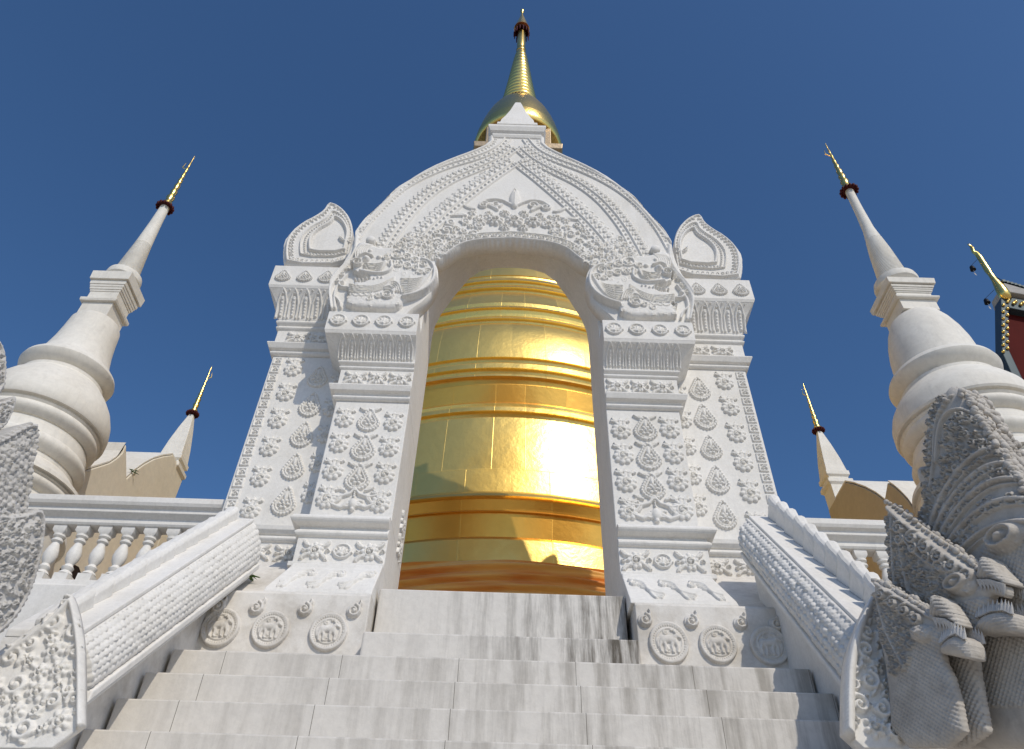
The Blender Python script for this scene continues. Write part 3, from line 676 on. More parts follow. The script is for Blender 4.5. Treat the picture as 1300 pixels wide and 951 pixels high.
# ------------------------------------------------------------------ staircase
st = thing('staircase', (0, 7.1, -1.6), 'stained pale marble steps climbing to the gateway threshold', 'staircase')
MB().box(-1.372, 1.33, 8.0, 9.5, 3.2, 4.05).build('threshold', M_stone, st, bevel=.02)
MB().box(-1.385, 1.352, 7.5, 8.2, 2.8, 3.34).build('step', M_stone, st, bevel=.02)
MB().box(-3.03, 2.84, 7.1, 7.72, 2.2, 2.94).build('landing', M_stone2, st, bevel=.02)
MB().box(-3.03, 2.84, 8.0, 9.6, -1.59, 2.89).build('stair_core', M_stone2, st)
z, y = 2.58, 6.72
while z > -1.5:
    MB().box(-3.03, 2.84, y, y + .5, z - .42, z).build('step', M_stone2, st, bevel=.015); z -= .34; y -= .34
# ------------------------------------------------------------------ naga-body parapets of the stairs
def parapet(sg, L0, L1, U0, U1, wallx, mat, label):
    root = thing('stair_parapet', (wallx, L1[1], -1.6), label, 'parapet', 'serpent-bodied parapets flanking the stairs')
    L0, L1, U0, U1 = map(np.array, (L0, L1, U0, U1))
    d = (L1 - L0) / np.linalg.norm(L1 - L0); ext = 3.2
    ln = np.linalg.norm(L1 - L0); lu = np.linalg.norm(U0 - L0)
    c = Canvas(0, ln, 0, lu, .0095); c.scales(.062 if sg < 0 else .075, .016 if sg < 0 else .03)
    nx = np.array([-sg, 0, .0]); nn = np.cross(d, U0 - L0); nn = nn / np.linalg.norm(nn)
    if nn[0] * sg > 0: nn = -nn
    def mp(x, y, h):
        t = (x / ln)[:, None]; s = (y / lu)[:, None]
        P = (L0 * (1 - t) + L1 * t) * (1 - s) + (U0 * (1 - t) + U1 * t) * s
        return P + nn[None, :] * (h + .10 * np.sin(PI * np.clip(y / lu, 0, 1)) ** .8 * (.5 if sg < 0 else .8) + .012)[:, None]
    poly = [(0, 0), (ln, 0), (ln, lu), (0, lu)]
    V, Q = relief_mesh(c, poly, mp, thick=.25); np_object('scaly_body', V, Q, mat, root, sharp=0)
    # mouldings under the body, wall below
    def bar(off0, off1, xin, nm):
        mb = MB(); zz = np.array([0, 0, 1.0])
        a = L0 + zz * off0; b = L0 + zz * off1; e = L1 + zz * off0; f = L1 + zz * off1
        X = np.array([sg * .5, 0, 0]); I = np.array([-sg * xin, 0, 0])
        mb.loft([[tuple(a + I), tuple(b + I), tuple(b + X), tuple(a + X)], [tuple(e + I), tuple(f + I), tuple(f + X), tuple(e + X)]]).build(nm, mat if sg > 0 else M_white, root, bevel=.012)
    bar(-.085, -.005, .045, 'edge_moulding'); bar(-.16, -.09, .0, 'edge_moulding'); bar(-.2, -.162, -.04, 'edge_moulding')
    zl = lambda y: L0[2] + (L1[2] - L0[2]) * (y - L0[1]) / (L1[1] - L0[1]) - .2
    ya, yb = L0[1] + .05, L1[1]
    yy0 = 9.3 if sg < 0 else 9.3
    MB().prism([(yb, -1.6), (yb, zl(yb)), (ya, zl(ya)), (ya, min(3.8, zl(ya))), (7.69, 3.0), (7.69, -1.6)], 'x', wallx, wallx + sg * .55).build('parapet_wall', M_base if sg < 0 else M_white, root, bevel=.01)
    # ledge and fin
    N_ = 13 if sg < 0 else 11
    XX = U0[0] + sg * .02
    led = MB().loft([[(U[0] - sg * .015, U[1], U[2] + .005), (U[0] + sg * .5, U[1], U[2] + .005), (U[0] + sg * .5, U[1], U[2] + .06), (U[0] - sg * .015, U[1], U[2] + .06)] for U in (U0, U1)])
    led.build('ledge', M_white, root, bevel=.01)
    mb = MB(); D = U1 - U0; LD = np.linalg.norm(D); dd = D / LD; pr = np.array([0, -dd[2], dd[1]]);
    if pr[2] < 0: pr = -pr
    for k in range(N_):
        o = U0 + dd * (LD * (k + .02) / N_); w = LD / N_ * (.98 if sg < 0 else .9); Hh = .16 if sg < 0 else .27
        prof = [(0, .05), (w, .05), (w, Hh * .62), (w * .95, Hh * .8), (w * .7, Hh * .93), (w * .25, Hh * 1.0), (-w * .12, Hh * 1.14), (w * .02, Hh * .86)]
        rings = []
        for xo, sc in ((.10, .80), (.115, .93), (.14, 1.0), (.2, 1.0), (.235, .95)):
            rings.append([tuple(o + dd * (w * .5 + (p[0] - w * .5) * sc) + pr * (p[1] * sc) + np.array([sg * (xo + (.06 if sg < 0 else .09) + .03 * (p[0] / w) * (1 if xo < .15 else 0)), 0, 0])) for p in prof])
        mb.loft(rings)
    mb.build('dorsal_fin', M_white, root, bevel=.008)
    MB().loft([[(U[0] + sg * .06, U[1], U[2] - .55), (U[0] + sg * .5, U[1], U[2] - .55), (U[0] + sg * .5, U[1], U[2]), (U[0] + sg * .06, U[1], U[2])] for U in (U0, U1)]).build('parapet_core', M_white, root)
    return root
pl = parapet(-1, atX(326, 714, -2.84), atX(110, 876, -2.84), atX(320, 664, -2.95), atX(96, 812, -2.95), -3.06, M_white, 'white serpent-bodied stair parapet with scales on the left of the steps')
pr_ = parapet(1, atX(944, 700, 2.78), atX(1075, 866, 2.78), atX(953, 660, 2.92), atX(1103, 806, 2.92), 2.86, M_white, 'white knobbly-scaled stair parapet with upright fin plates on the right of the steps')
# leaf-shaped end panels
def endleaf(root, pts, Y, rimL, rimw, seed, relief, lean=0.0):
    P = [(at(px, py, Y)[0], at(px, py, Y)[2]) for px, py in pts]; poly = smoothpoly(P, True, 1)
    xs = [p[0] for p in poly]; zs = [p[1] for p in poly]
    c = Canvas(min(xs) - .02, max(xs) + .02, min(zs) - .02, max(zs) + .02, .008)
    ctr = (sum(xs) / len(xs), sum(zs) / len(zs))
    c.base = 0.0; c.arabesque([(ctr[0] + (x - ctr[0]) * .86, ctr[1] + (z - ctr[1]) * .86) for x, z in poly], .03, .085, relief, 2200, seed)
    R = smoothpoly([(at(px, py, Y)[0], at(px, py, Y)[2]) for px, py in rimL], False, 2); c.stroke(R, rimw, relief * 1.5)
    V, Q = relief_mesh(c, poly, lambda x, y, h: np.stack([x, Y - h + lean * (x - ctr[0]), y], 1), thick=.05 if relief < .04 else .12); np_object('end_leaf', V, Q, M_white, root, sharp=0)
endleaf(pl, [(90, 750), (98, 770), (104, 800), (107, 835), (107, 950), (-60, 950), (-60, 872), (0, 826), (40, 798), (70, 775)], 5.2, [(-60, 884), (0, 838), (40, 810), (68, 788), (84, 770), (90, 762), (94, 778), (99, 805), (102, 840), (102, 950)], .02, 3, .03)
endleaf(pr_, [(1109, 752), (1114, 768), (1120, 792), (1129, 818), (1140, 842), (1150, 870), (1170, 950), (1073, 950), (1073, 865), (1077, 830), (1088, 795), (1100, 768)], 5.6, [(1107, 755), (1098, 775), (1086, 803), (1080, 830), (1076, 865), (1076, 940)], .045, 9, .05)

# ------------------------------------------------------------------ balustrades
def balustrade(sg, x0, x1, label):
    Y0 = 9.2; root = thing('balustrade', (sg * x0, Y0, TZ), label, 'balustrade', 'terrace balustrades beside the gateway')
    a, b = sorted((sg * x0, sg * x1))
    def run(prof, nm):   # (y offset forward, z)
        MB().prism([(Y0 - o, z) for o, z in prof] + [(Y0 + o, z) for o, z in prof[::-1]], 'x', a, b).build(nm, M_white, root, bevel=.008)
    run([(.10, 5.37), (.12, 5.40), (.12, 5.46), (.16, 5.49), (.20, 5.52), (.20, 5.57), (.25, 5.60), (.27, 5.64), (.27, 5.72)], 'handrail')
    run([(.22, 3.2), (.22, 4.46), (.19, 4.48), (.17, 4.56)], 'kerb')
    prof = [(.075, .0), (.1, .0), (.1, .14), (.085, .17), (.055, .19), (.075, .21), (.085, .235), (.06, .26), (.05, .28), (.085, .34), (.098, .41), (.085, .48), (.06, .55), (.05, .58), (.08, .60), (.08, .625), (.05, .65), (.085, .67), (.085, .695), (.055, .71), (.07, .73)]
    mb = MB().lathe([(r * .92, z) for r, z in prof[2:]], 0, 0, 20); mb.loft([[(q * .09, w * .09, z) for q, w in ((-1, -1), (1, -1), (1, 1), (-1, 1))] for z in (.001, .13)])
    mb.loft([[(q * s, w * s, z) for q, w in ((-1, -1), (1, -1), (1, 1), (-1, 1))] for s, z in ((.055, .70), (.085, .74), (.085, .808))])
    me = mkmesh('baluster', mb.v, mb.f, M_white, True); me.set_sharp_from_angle(angle=math.radians(40))
    r = rootloc(root); x = x0 + .12
    while x < x1:
        link('baluster', me, root, (sg * x - r[0], Y0 - r[1], 4.56 + E - r[2])); x += .30
balustrade(-1, 3.68, 9.5, 'white balustrade on the left terrace edge with baluster row before cream-tinted walls')
balustrade(1, 3.68, 8.5, 'white balustrade on the right terrace edge partly hidden by serpent crests')

# ------------------------------------------------------------------ golden chedi
DC = 20.0
gc = thing('golden_chedi', (0, DC, TZ), 'huge gold-clad bell-shaped chedi seen through the arch with its ringed spire above', 'chedi')
def zy(y, R): x, yy, z = ray(650 - (y - 430.5) * .0, y); return z / yy * (DC - R)
bell = [(752, 7.0), (716, 6.95), (714, 6.9), (712, 6.84), (700, 6.84), (685, 6.84), (683.5, 6.80), (682, 6.76), (652, 6.84), (650.5, 6.90), (648, 6.78), (634, 6.86), (632, 6.97), (630, 6.98), (627, 6.96), (625, 6.86),
        (624, 6.66), (600, 6.65), (570, 6.63), (545, 6.60), (530, 6.57), (529, 6.44), (525, 6.46), (524.5, 6.56), (516.5, 6.54), (515.5, 6.40), (512, 6.42), (510.5, 6.28), (481, 6.42), (480, 6.52), (475, 6.50), (474.2, 6.36), (470.5, 6.38), (469.8, 6.48), (461, 6.46), (460, 6.30), (456, 6.32), (455.3, 6.40),
        (445, 6.39), (433, 6.36), (423, 6.30), (412, 6.2), (410, 6.04), (407, 6.06), (406, 6.14), (402, 6.10), (401, 5.94), (393, 6.0), (392, 6.08), (388.5, 6.04), (388, 5.88), (384, 5.9), (382.5, 5.84), (378, 5.76), (372, 5.6), (371, 5.44), (368, 5.46), (367, 5.56), (362.5, 5.5), (361.5, 5.32), (358.5, 5.34), (357.5, 5.42), (353.5, 5.36), (352.5, 5.18), (350, 5.18), (349.5, 5.2), (343, 5.1), (336, 4.95), (330, 4.7), (320, 4.2), (310, 3.5)]
prof = [(R, zy(y, R)) for y, R in bell]
zz = prof[0][1]; fix = []
for R, z in prof:
    z = max(z, zz + .004); fix.append((R, z)); zz = z
zl_bell = fix[-1][1]
ob = MB().lathe(fix, 0, DC, 160, False).build('bell', M_gold, gc, auto=28); ob.data.materials.append(M_gold_reflect)
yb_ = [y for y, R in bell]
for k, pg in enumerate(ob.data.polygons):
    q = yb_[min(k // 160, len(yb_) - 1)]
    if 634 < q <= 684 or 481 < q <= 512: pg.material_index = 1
zb = fix[0][1]
MB().lathe([(8.0, TZ), (8.0, TZ + .35), (7.6, TZ + .45), (7.5, zb - 1.1), (7.2, zb - 1.0), (7.05, zb - .01)], 0, DC, 96).build('drum_base', M_cream_bounce, gc, auto=35)
# harmika and dome under the spire
spx = [(712, 190), (710.5, 180), (708, 172), (704, 164), (699, 156), (692, 147.5), (686.5, 142.5)]
dome = [sil(x, y, 0, DC) for x, y in spx]
z0 = dome[0][1]
MB().lathe([(1.6, z0 - .30), (2.05, z0 - .28), (2.12, z0 - .2), (2.16, z0 - .05)] + dome[:1] + [(dome[0][0] * 1.015, dome[0][1] + .12), (dome[1][0] * 1.02, dome[1][1] - .05), (dome[1][0] * .99, dome[1][1])] + dome[1:] + [(dome[-1][0] * .9, dome[-1][1] + .05)], 0, DC, 96).build('spire_dome', M_gold2, gc, auto=40)
MB().loft([[(q * s, DC + w * s, z) for q, w in ((-1, -1), (1, -1), (1, 1), (-1, 1))] for s, z in ((1.5, zl_bell - .2), (1.5, z0 - 4.5), (1.6, z0 - 3.2), (1.72, z0 - 2.9), (1.95, z0 - 2.75), (1.98, z0 - 2.4), (1.5, z0 - 2.38), (1.5, z0 - .3))]).build('square_block', M_gold3, gc, bevel=.03)
cone = [(684, 138), (681, 128), (678, 115), (675.5, 103), (673, 90), (670.5, 78), (668.5, 70), (667, 66)]
cs = [sil(x, y, 0, DC) for x, y in cone]
rp = []; nrg = 15
for k in range(nrg * 6 + 1):
    t = k / (nrg * 6); z = cs[0][1] + (cs[-1][1] - cs[0][1]) * t; r = float(np.interp(z, [q[1] for q in cs], [q[0] for q in cs])); rp.append((r * (.86 + .14 * abs(math.sin(PI * t * nrg))), z))
MB().lathe(rp, 0, DC, 64).build('ringed_cone', M_gold2, gc, auto=50)
zt = cs[-1][1]; r1 = cs[-1][0]
z48 = sil(664, 46, 0, DC)[1]; z36 = sil(664, 36, 0, DC)[1]; ztip = sil(664, 16, 0, DC)[1]
MB().lathe([(r1, zt), (r1 * 1.15, zt + .15), (r1 * .8, zt + .35), (.24, zt + .5), (.26, zt + 1.2), (.2, z36)], 0, DC, 28).build('stalk', M_gold2, gc, auto=40)
mb = MB()
for k in range(14):
    a = 2 * PI * k / 14; R = .44
    mb.tube([(R * math.cos(a) * .6, DC + R * math.sin(a) * .6, z36 - .35), (R * math.cos(a), DC + R * math.sin(a), z36 - .6), (R * 1.06 * math.cos(a), DC + R * 1.06 * math.sin(a), z36 - 1.05 - .15 * (k % 2))], [.03, .055, .025], 6)
mb.lathe([(.2, z36 - .3), (.44, z36 - .45), (.45, z36 - .5), (.43, z36 - .5)], 0, DC, 32, False)
mb.build('tiered_umbrella', M_red, gc, auto=40)
rp = [(.48, z36 - .15)]
for k in range(6): q = k / 6; rp += [(.46 * (1 - q), z36 - .1 + (ztip - z36) * q), (.40 * (1 - q), z36 + .1 + (ztip - z36) * q)]
rp += [(.05, ztip), (.12, ztip + .15), (.12, ztip + .3), (.02, ztip + .6)]
MB().lathe(rp, 0, DC, 24).build('spire_tip', M_gold2, gc, auto=40)
mb = MB()
for k in range(9):
    a = -PI / 2 + (k - 4) * .19; R = float(np.interp(sil(675, 121, 0, DC)[1], [q[1] for q in cs], [q[0] for q in cs])); z = at(660, 122, DC - R)[2]
    mb.ball((R * math.cos(a), DC + R * math.sin(a), z - .1), .16, 8, 1.5); mb.ball((R * math.cos(a + .16), DC + R * math.sin(a + .16), z + .3), .12, 6, 1.4)
mb.build('red_garland', M_red, gc, smooth=True)
# cloth wrapped round the foot of the bell
mb = MB(); rings = []
za, zb2 = zy(756, 7.3), zy(712, 7.15)
NA, NZ = 260, 26
for j in range(NZ + 1):
    t = j / NZ; rr = []
    for k in range(NA):
        a = 2 * PI * k / NA
        fold = .05 * math.sin(22 * t + 2.2 * math.sin(a * 5) + 3 * math.sin(a * 2 + 1)) + .03 * math.sin(41 * t + 3 * math.sin(a * 7 + 2))
        rr.append(((7.32 + fold - .14 * t) * math.cos(a), DC + (7.32 + fold - .14 * t) * math.sin(a), za + (zb2 - za) * t - .015 * math.sin(a * 9) * (t > .9)))
    rings.append(rr)
cl = mb.loft(rings, True, False).build('cloth_wrap', M_cloth, None, smooth=True, origin=(0, DC, za))
props(cl, 'saffron orange cloth wrapped in folds round the foot of the golden bell', 'cloth')

# ------------------------------------------------------------------ finials
def finial(root, x, y, z, h, r, flag=1):
    mb = MB(); mb.lathe([(r * .3, z - r * .1), (r * .9, z + r * .1), (r * .95, z + r * .3), (r * .5, z + r * .55)], x, y, 24)
    for k in range(14):
        a = 2 * PI * k / 14; mb.ball((x + r * math.cos(a), y + r * math.sin(a), z + r * .05), r * .2, 5, 1.5)
    dish = mb.build('petal_dish', M_red, root, auto=45)
    P = []; n = 9
    for k in range(n):
        q = k / n; s = (1 - q) ** 1.25; P += [(r * .50 * s + .006, z + r * .45 + (h - r * .45) * q), (r * .58 * s + .008, z + r * .45 + (h - r * .45) * (q + .35 / n)), (r * .38 * s + .006, z + r * .45 + (h - r * .45) * (q + .7 / n))]
    P += [(.006, z + h)]
    g = MB().lathe(P, x, y, 16); g.tube([(x, y, z + h * .72), (x - flag * h * .06, y, z + h * .76), (x - flag * h * .05, y, z + h * .86)], [.012, .016, .004], 6)
    g.build('gold_spike', M_gold2, root, auto=45)

# ------------------------------------------------------------------ white chedis
def axp(px, py, w, Y0): x, y, z = ray(px, py); t = Y0 / y; return (w * t / F, z * t)
def chedi(X0, Y0, spire, body, tip, hw, dish, label, cr):
    root = thing('white_chedi', (X0, Y0, TZ), label, 'chedi', 'white bell chedis on either side of the gateway')
    S = [axp(*q, Y0) for q in spire]                     # neck -> dish
    (rn, zn), (rr0, zr0), (rs, zs), rest = S[0], S[1], S[2], S[2:]
    ringp = [(rn, zn - .25), (rn, zn + .02), (rn * 1.05, zr0 - .16), (rr0 * .97, zr0 - .10), (rr0, zr0 - .02), (rr0 * .96, zr0 + .06), (rs * 1.08, zr0 + .10)]
    MB().lathe(ringp, X0, Y0, 64).build('spire_collar', M_chedi, root, auto=40)
    ztop = rest[-1][1]; out = []; n = 78
    zz = [p[1] for p in rest]; rr = [p[0] for p in rest]; z0 = zr0 + .10
    zz[0] = z0
    for k in range(n * 3 + 1):
        q = k / (n * 3); z = z0 + (ztop - z0) * q; r = float(np.interp(z, zz, rr)); g = .022 if q < .42 else .0
        out.append((r * (1 + (g if k % 3 else -g)), z))
    MB().lathe(out, X0, Y0, 48).build('spire', M_chedi, root, auto=40)
    P = []
    for i in range(len(body) - 1):                       # slight smoothing of the profile
        P.append(body[i])
    P.append(body[-1]); P = P[::-1]; r1 = P[0][0]
    P = [(r1, TZ + 1.2)] + P + [(P[-1][0] * .8, P[-1][1] + .015)]
    MB().lathe(P, X0, Y0, 96).build('bell_body', M_chedi, root, auto=28)
    ztopb = body[0][1]; h = zn - ztopb; k = hw
    mb = MB()
    for a, b, w0, w1 in ((-.05, .30, .80, .80), (.302, .33, .95, .97), (.332, .37, .97, .97), (.372, .40, .88, .84), (.402, .56, .78, .78), (.562, .60, .81, .83), (.602, .65, .86, .88), (.652, .70, .90, .92), (.702, .76, .95, .97), (.762, .80, .93, .93), (.802, .98, 1.05, 1.08)):
        mb.loft([[(X0 + q * k * s, Y0 + w * k * s, ztopb + h * zz) for q, w in ((-1, -1), (1, -1), (1, 1), (-1, 1))] for s, zz in ((w0, a), (w1, b))])
    mb.build('square_block', M_chedi, root, bevel=.006)
    x, y, z = ray(*tip); ztip = z * Y0 / y
    finial(root, X0, Y0, ztop, ztip - ztop, dish, 1)
    MB().loft([[(X0 + q * s, Y0 + w * s, z) for q, w in ((-1, -1), (1, -1), (1, 1), (-1, 1))] for s, z in ((r1 * 1.15, TZ), (r1 * 1.15, TZ + .5), (r1 * 1.1, TZ + .6), (r1 * 1.05, TZ + 1.0), (r1 * 1.1, TZ + 1.1), (r1 * 1.1, TZ + 1.25))]).build('foundation', M_cream_bounce if X0 < 0 else M_ochre_shade, root, bevel=.02)
    return root
def arc(r0, z0, r1, z1, out_, n=6):                    # rounded moulding between two profile points
    return [(r0 + (r1 - r0) * k / n + out_ * math.sin(PI * k / n), z0 + (z1 - z0) * k / n) for k in range(n + 1)]
XL, YL = -.762 * 11.5, 11.5
bodyL = [(.46, 11.50), (.50, 11.42), (.53, 11.1), (.57, 10.8), (.63, 10.5), (.70, 10.30)] + arc(.74, 10.25, .74, 9.86, .15) + [(.72, 9.85), (.72, 9.80), (.77, 9.80), (.77, 9.74), (.80, 9.70), (.95, 9.52), (1.08, 9.32), (1.17, 9.10), (1.21, 8.9), (1.21, 8.74), (1.19, 8.70), (1.11, 8.69), (1.11, 8.64), (1.15, 8.64)] + arc(1.12, 8.60, 1.02, 8.38, .06) + [(.99, 8.38), (.99, 8.33), (1.03, 8.33), (1.03, 8.27), (1.05, 8.27), (1.07, 8.10)] + arc(1.10, 8.08, 1.02, 7.80, .08) + [(1.0, 7.80), (1.0, 7.74), (1.04, 7.74), (1.04, 7.69), (1.10, 7.62), (1.20, 7.52), (1.31, 7.42), (1.33, 7.34), (1.25, 7.33), (1.25, 7.29), (1.29, 7.29)] + arc(1.25, 7.27, 1.17, 7.08, .06) + [(1.14, 7.07), (1.14, 7.02), (1.18, 7.02), (1.2, 6.9), (1.34, 6.72), (1.36, 6.62), (1.28, 6.6), (1.28, 6.3)]
chL = chedi(XL, YL, [(157, 362, 16.5), (157.6, 354, 22), (165, 344, 15), (185, 315, 10), (200, 285, 7), (212, 264, 5.5)], bodyL, (248, 198), .40, .19, 'white bell chedi with slender spire rising behind the left balustrade', 0)
XR, YR = .766 * 10.5, 10.5
bodyR = [(.38, 11.38), (.50, 11.25), (.60, 11.02), (.68, 10.75), (.735, 10.45), (.76, 10.15), (.78, 9.95)] + arc(.80, 9.93, .82, 9.52, .17) + [(.80, 9.50), (.80, 9.45), (.86, 9.45), (.86, 9.39), (.90, 9.34), (1.02, 9.2), (1.13, 9.02), (1.19, 8.84), (1.20, 8.64), (1.18, 8.60), (1.11, 8.59), (1.11, 8.54), (1.15, 8.54)] + arc(1.12, 8.50, 1.02, 8.30, .06) + [(.99, 8.29), (.99, 8.24), (1.03, 8.24), (1.03, 8.18), (1.06, 8.17), (1.08, 8.05)] + arc(1.10, 8.03, 1.02, 7.78, .08) + [(1.0, 7.77), (1.0, 7.71), (1.04, 7.71), (1.04, 7.66), (1.10, 7.62), (1.20, 7.52), (1.31, 7.42), (1.33, 7.34), (1.25, 7.33), (1.25, 7.29), (1.29, 7.29)] + arc(1.25, 7.27, 1.17, 7.08, .06) + [(1.14, 7.07), (1.14, 7.02), (1.18, 7.02), (1.2, 6.9), (1.34, 6.72), (1.36, 6.62), (1.28, 6.6), (1.28, 6.3)]
chR = chedi(XR, YR, [(1144, 374, 21), (1138.7, 362, 27), (1131, 350, 18), (1120, 322, 13), (1104, 292, 7), (1090, 266, 5.5), (1075, 243, 5)], bodyR, (1043, 182), .45, .19, 'white bell chedi with yellow-lit flank rising behind the carved serpent crest', 0)

# ------------------------------------------------------------------ scalloped walls with corner pinnacles
def scallop(sg, dy, dz, mat, label):
    X = 8.2; root = thing('scalloped_wall', (sg * X, 16.3 + dy, TZ), label, 'wall', 'scalloped parapet walls behind the balustrades')
    def yz(px, py): p = atX(px, py, sg * X if px < 650 else X); return (p[1] + (dy if px > 650 else 0), p[2] + (dz if px > 650 else 0))
    c1 = [yz(*p) for p in ((1060, 615), (1072, 612.5), (1083, 614.5), (1098, 620), (1111, 627), (1122.6, 636))]
    c2 = [yz(*p) for p in ((1126.4, 613), (1134, 618), (1143, 626), (1151.6, 635), (1162, 650))]
    if sg < 0:
        c1 = [yz(*p) for p in ((231, 577.5), (220, 578), (208, 579.5), (196, 583), (184, 589.5), (172, 598), (161, 608))]
        c2 = [yz(*p) for p in ((160.5, 565), (156, 575), (149, 582), (140, 588), (128, 592), (108, 598))]
    far = yz(1049, 597)[0] + .56; c1[0] = (far, c1[1][1])
    poly = [(far, TZ)] + c1 + c2 + [(c2[-1][0], TZ)]
    # surfaces: one thick wall, outline in the Y-Z plane
    MB().prism(poly, 'x', sg * X, sg * (X + 1.5)).build('wall_body', mat, root, bevel=.02)
    cp = [(y, z + .004) for y, z in c1]; th = []
    cap = MB(); 
    for cc in (c1, c2):
        cap.prism([(y - .02, z + .005) for y, z in cc] + [(y - .02, z + .05) for y, z in cc[::-1]], 'x', sg * (X + .02), sg * (X + 1.52))
    cap.build('coping', M_chedi, root)
    MB().box(sg * X if sg > 0 else -(X + .4), X + .4 if sg > 0 else -X, far + .02, far + 5, TZ, 10.55 + dz * .5).build('low_wall', mat, root)
    a = yz(1049, 597); px0 = sg * X; y0 = a[0]; z0 = a[1]; s = .27; cx, cy = sg * (X + s), y0 + s
    q = lambda r, z: [(cx - r, cy - r, z), (cx + r, cy - r, z), (cx + r, cy + r, z), (cx - r, cy + r, z)]
    MB().loft([q(s - .004, c1[0][1] - .02), q(s - .004, z0 - .42), q(s + .05, z0 - .36), q(s + .05, z0 - .26), q(s - .02, z0 - .24), q(s - .02, z0 - .16), q(s + .03, z0 - .12), q(s + .03, z0), ]).build('pinnacle_base', M_chedi, root, bevel=.01)
    MB().loft([q(s, z0), q(s * .82, z0 + .45), q(s * .55, z0 + .95), q(s * .22, z0 + 1.45)]).build('pinnacle', M_chedi, root, bevel=.01)
    if sg < 0: MB().prism([yz(*p) for p in ((70, 748), (76, 722), (88, 713), (100, 720), (110, 749))], 'x', -(X - .004), -(X + .1)).build('opening_shade_panel', M_opening_shade, root)  # solid panel, the opening's inner shade is only its dark colour
    finial(root, cx, cy, z0 + 1.5, 1.75, .15, sg)
    return root
scallop(-1, -.35, -.38, M_cream_bounce, 'scalloped wall tinted cream for gold bounce, with gold-tipped pinnacle behind the left balustrade')
scallop(1, 0, 0, M_ochre_shade, 'scalloped wall tinted ochre for shade and gold bounce, with gold-tipped pinnacle behind the right balustrade')

# ------------------------------------------------------------------ naga statues at the foot of the stairs
class Plane:
    def __init__(s, P0, nrm):
        s.P = np.array(P0, float); n = np.array(nrm, float); s.n = n / np.linalg.norm(n); s.a = np.cross(s.n, (0, 0, 1.0)); s.a /= np.linalg.norm(s.a)
        if s.a[1] > 0: s.a = -s.a
    def p(s, px, py):
        d = np.array(ray(px, py)); Q = d * (s.P @ s.n) / (d @ s.n); r = Q - s.P; return (float(r @ s.a), float(Q[2]))
    def poly(s, L): return [s.p(*q) for q in L]
    def w(s, x, y, h):
        x = np.asarray(x, float); y = np.asarray(y, float); h = np.asarray(h, float)
        a = s.P[None, :] + s.a[None, :] * x[:, None] + s.n[None, :] * h[:, None]; a[:, 2] = y + s.n[2] * h; return a
    def pt(s, px, py, h=0.0): q = s.p(px, py); return tuple(s.w([q[0]], [q[1]], [h])[0])
def slab(root, name, pl, pts, mat, deco, h=.0075, thick=.12, swell=.07, swell_r=.25, smooth=1):
    poly = smoothpoly(pl.poly(pts), True, smooth); xs = [p[0] for p in poly]; zs = [p[1] for p in poly]
    c = Canvas(min(xs) - .02, max(xs) + .02, min(zs) - .02, max(zs) + .02, h); deco(c, pl, poly)
    V, Q = relief_mesh(c, poly, pl.w, thick=thick, both=True, swell=swell, swell_r=swell_r); return np_object(name, V, Q, mat, root, sharp=0)
def rimknobs(c, poly, pl, line, step, r, amp):
    c.beads(smoothpoly(pl.poly(line), False, 2), step, r, amp)
def line(c, pl, L, r, amp): c.stroke(smoothpoly(pl.poly(L), False, 2), r, amp)
def zone(c, pl, L, r0, r1, amp, seed, n=900): c.arabesque(pl.poly(L), r0, r1, amp, n, seed)
ng = thing('naga_statue', (3.2, 4.9, -1.6), 'weathered grey many-headed serpent statue with carved crests and bared teeth, right of the stairs', 'statue', 'serpent statues guarding the stairs')
pA = Plane((3.55, 4.6, 2.6), (-.93, -.36, 0)); pB = Plane((3.22, 4.8, 2.6), (-.93, -.36, 0)); pC = Plane((2.98, 4.9, 2.3), (-.93, -.36, 0))
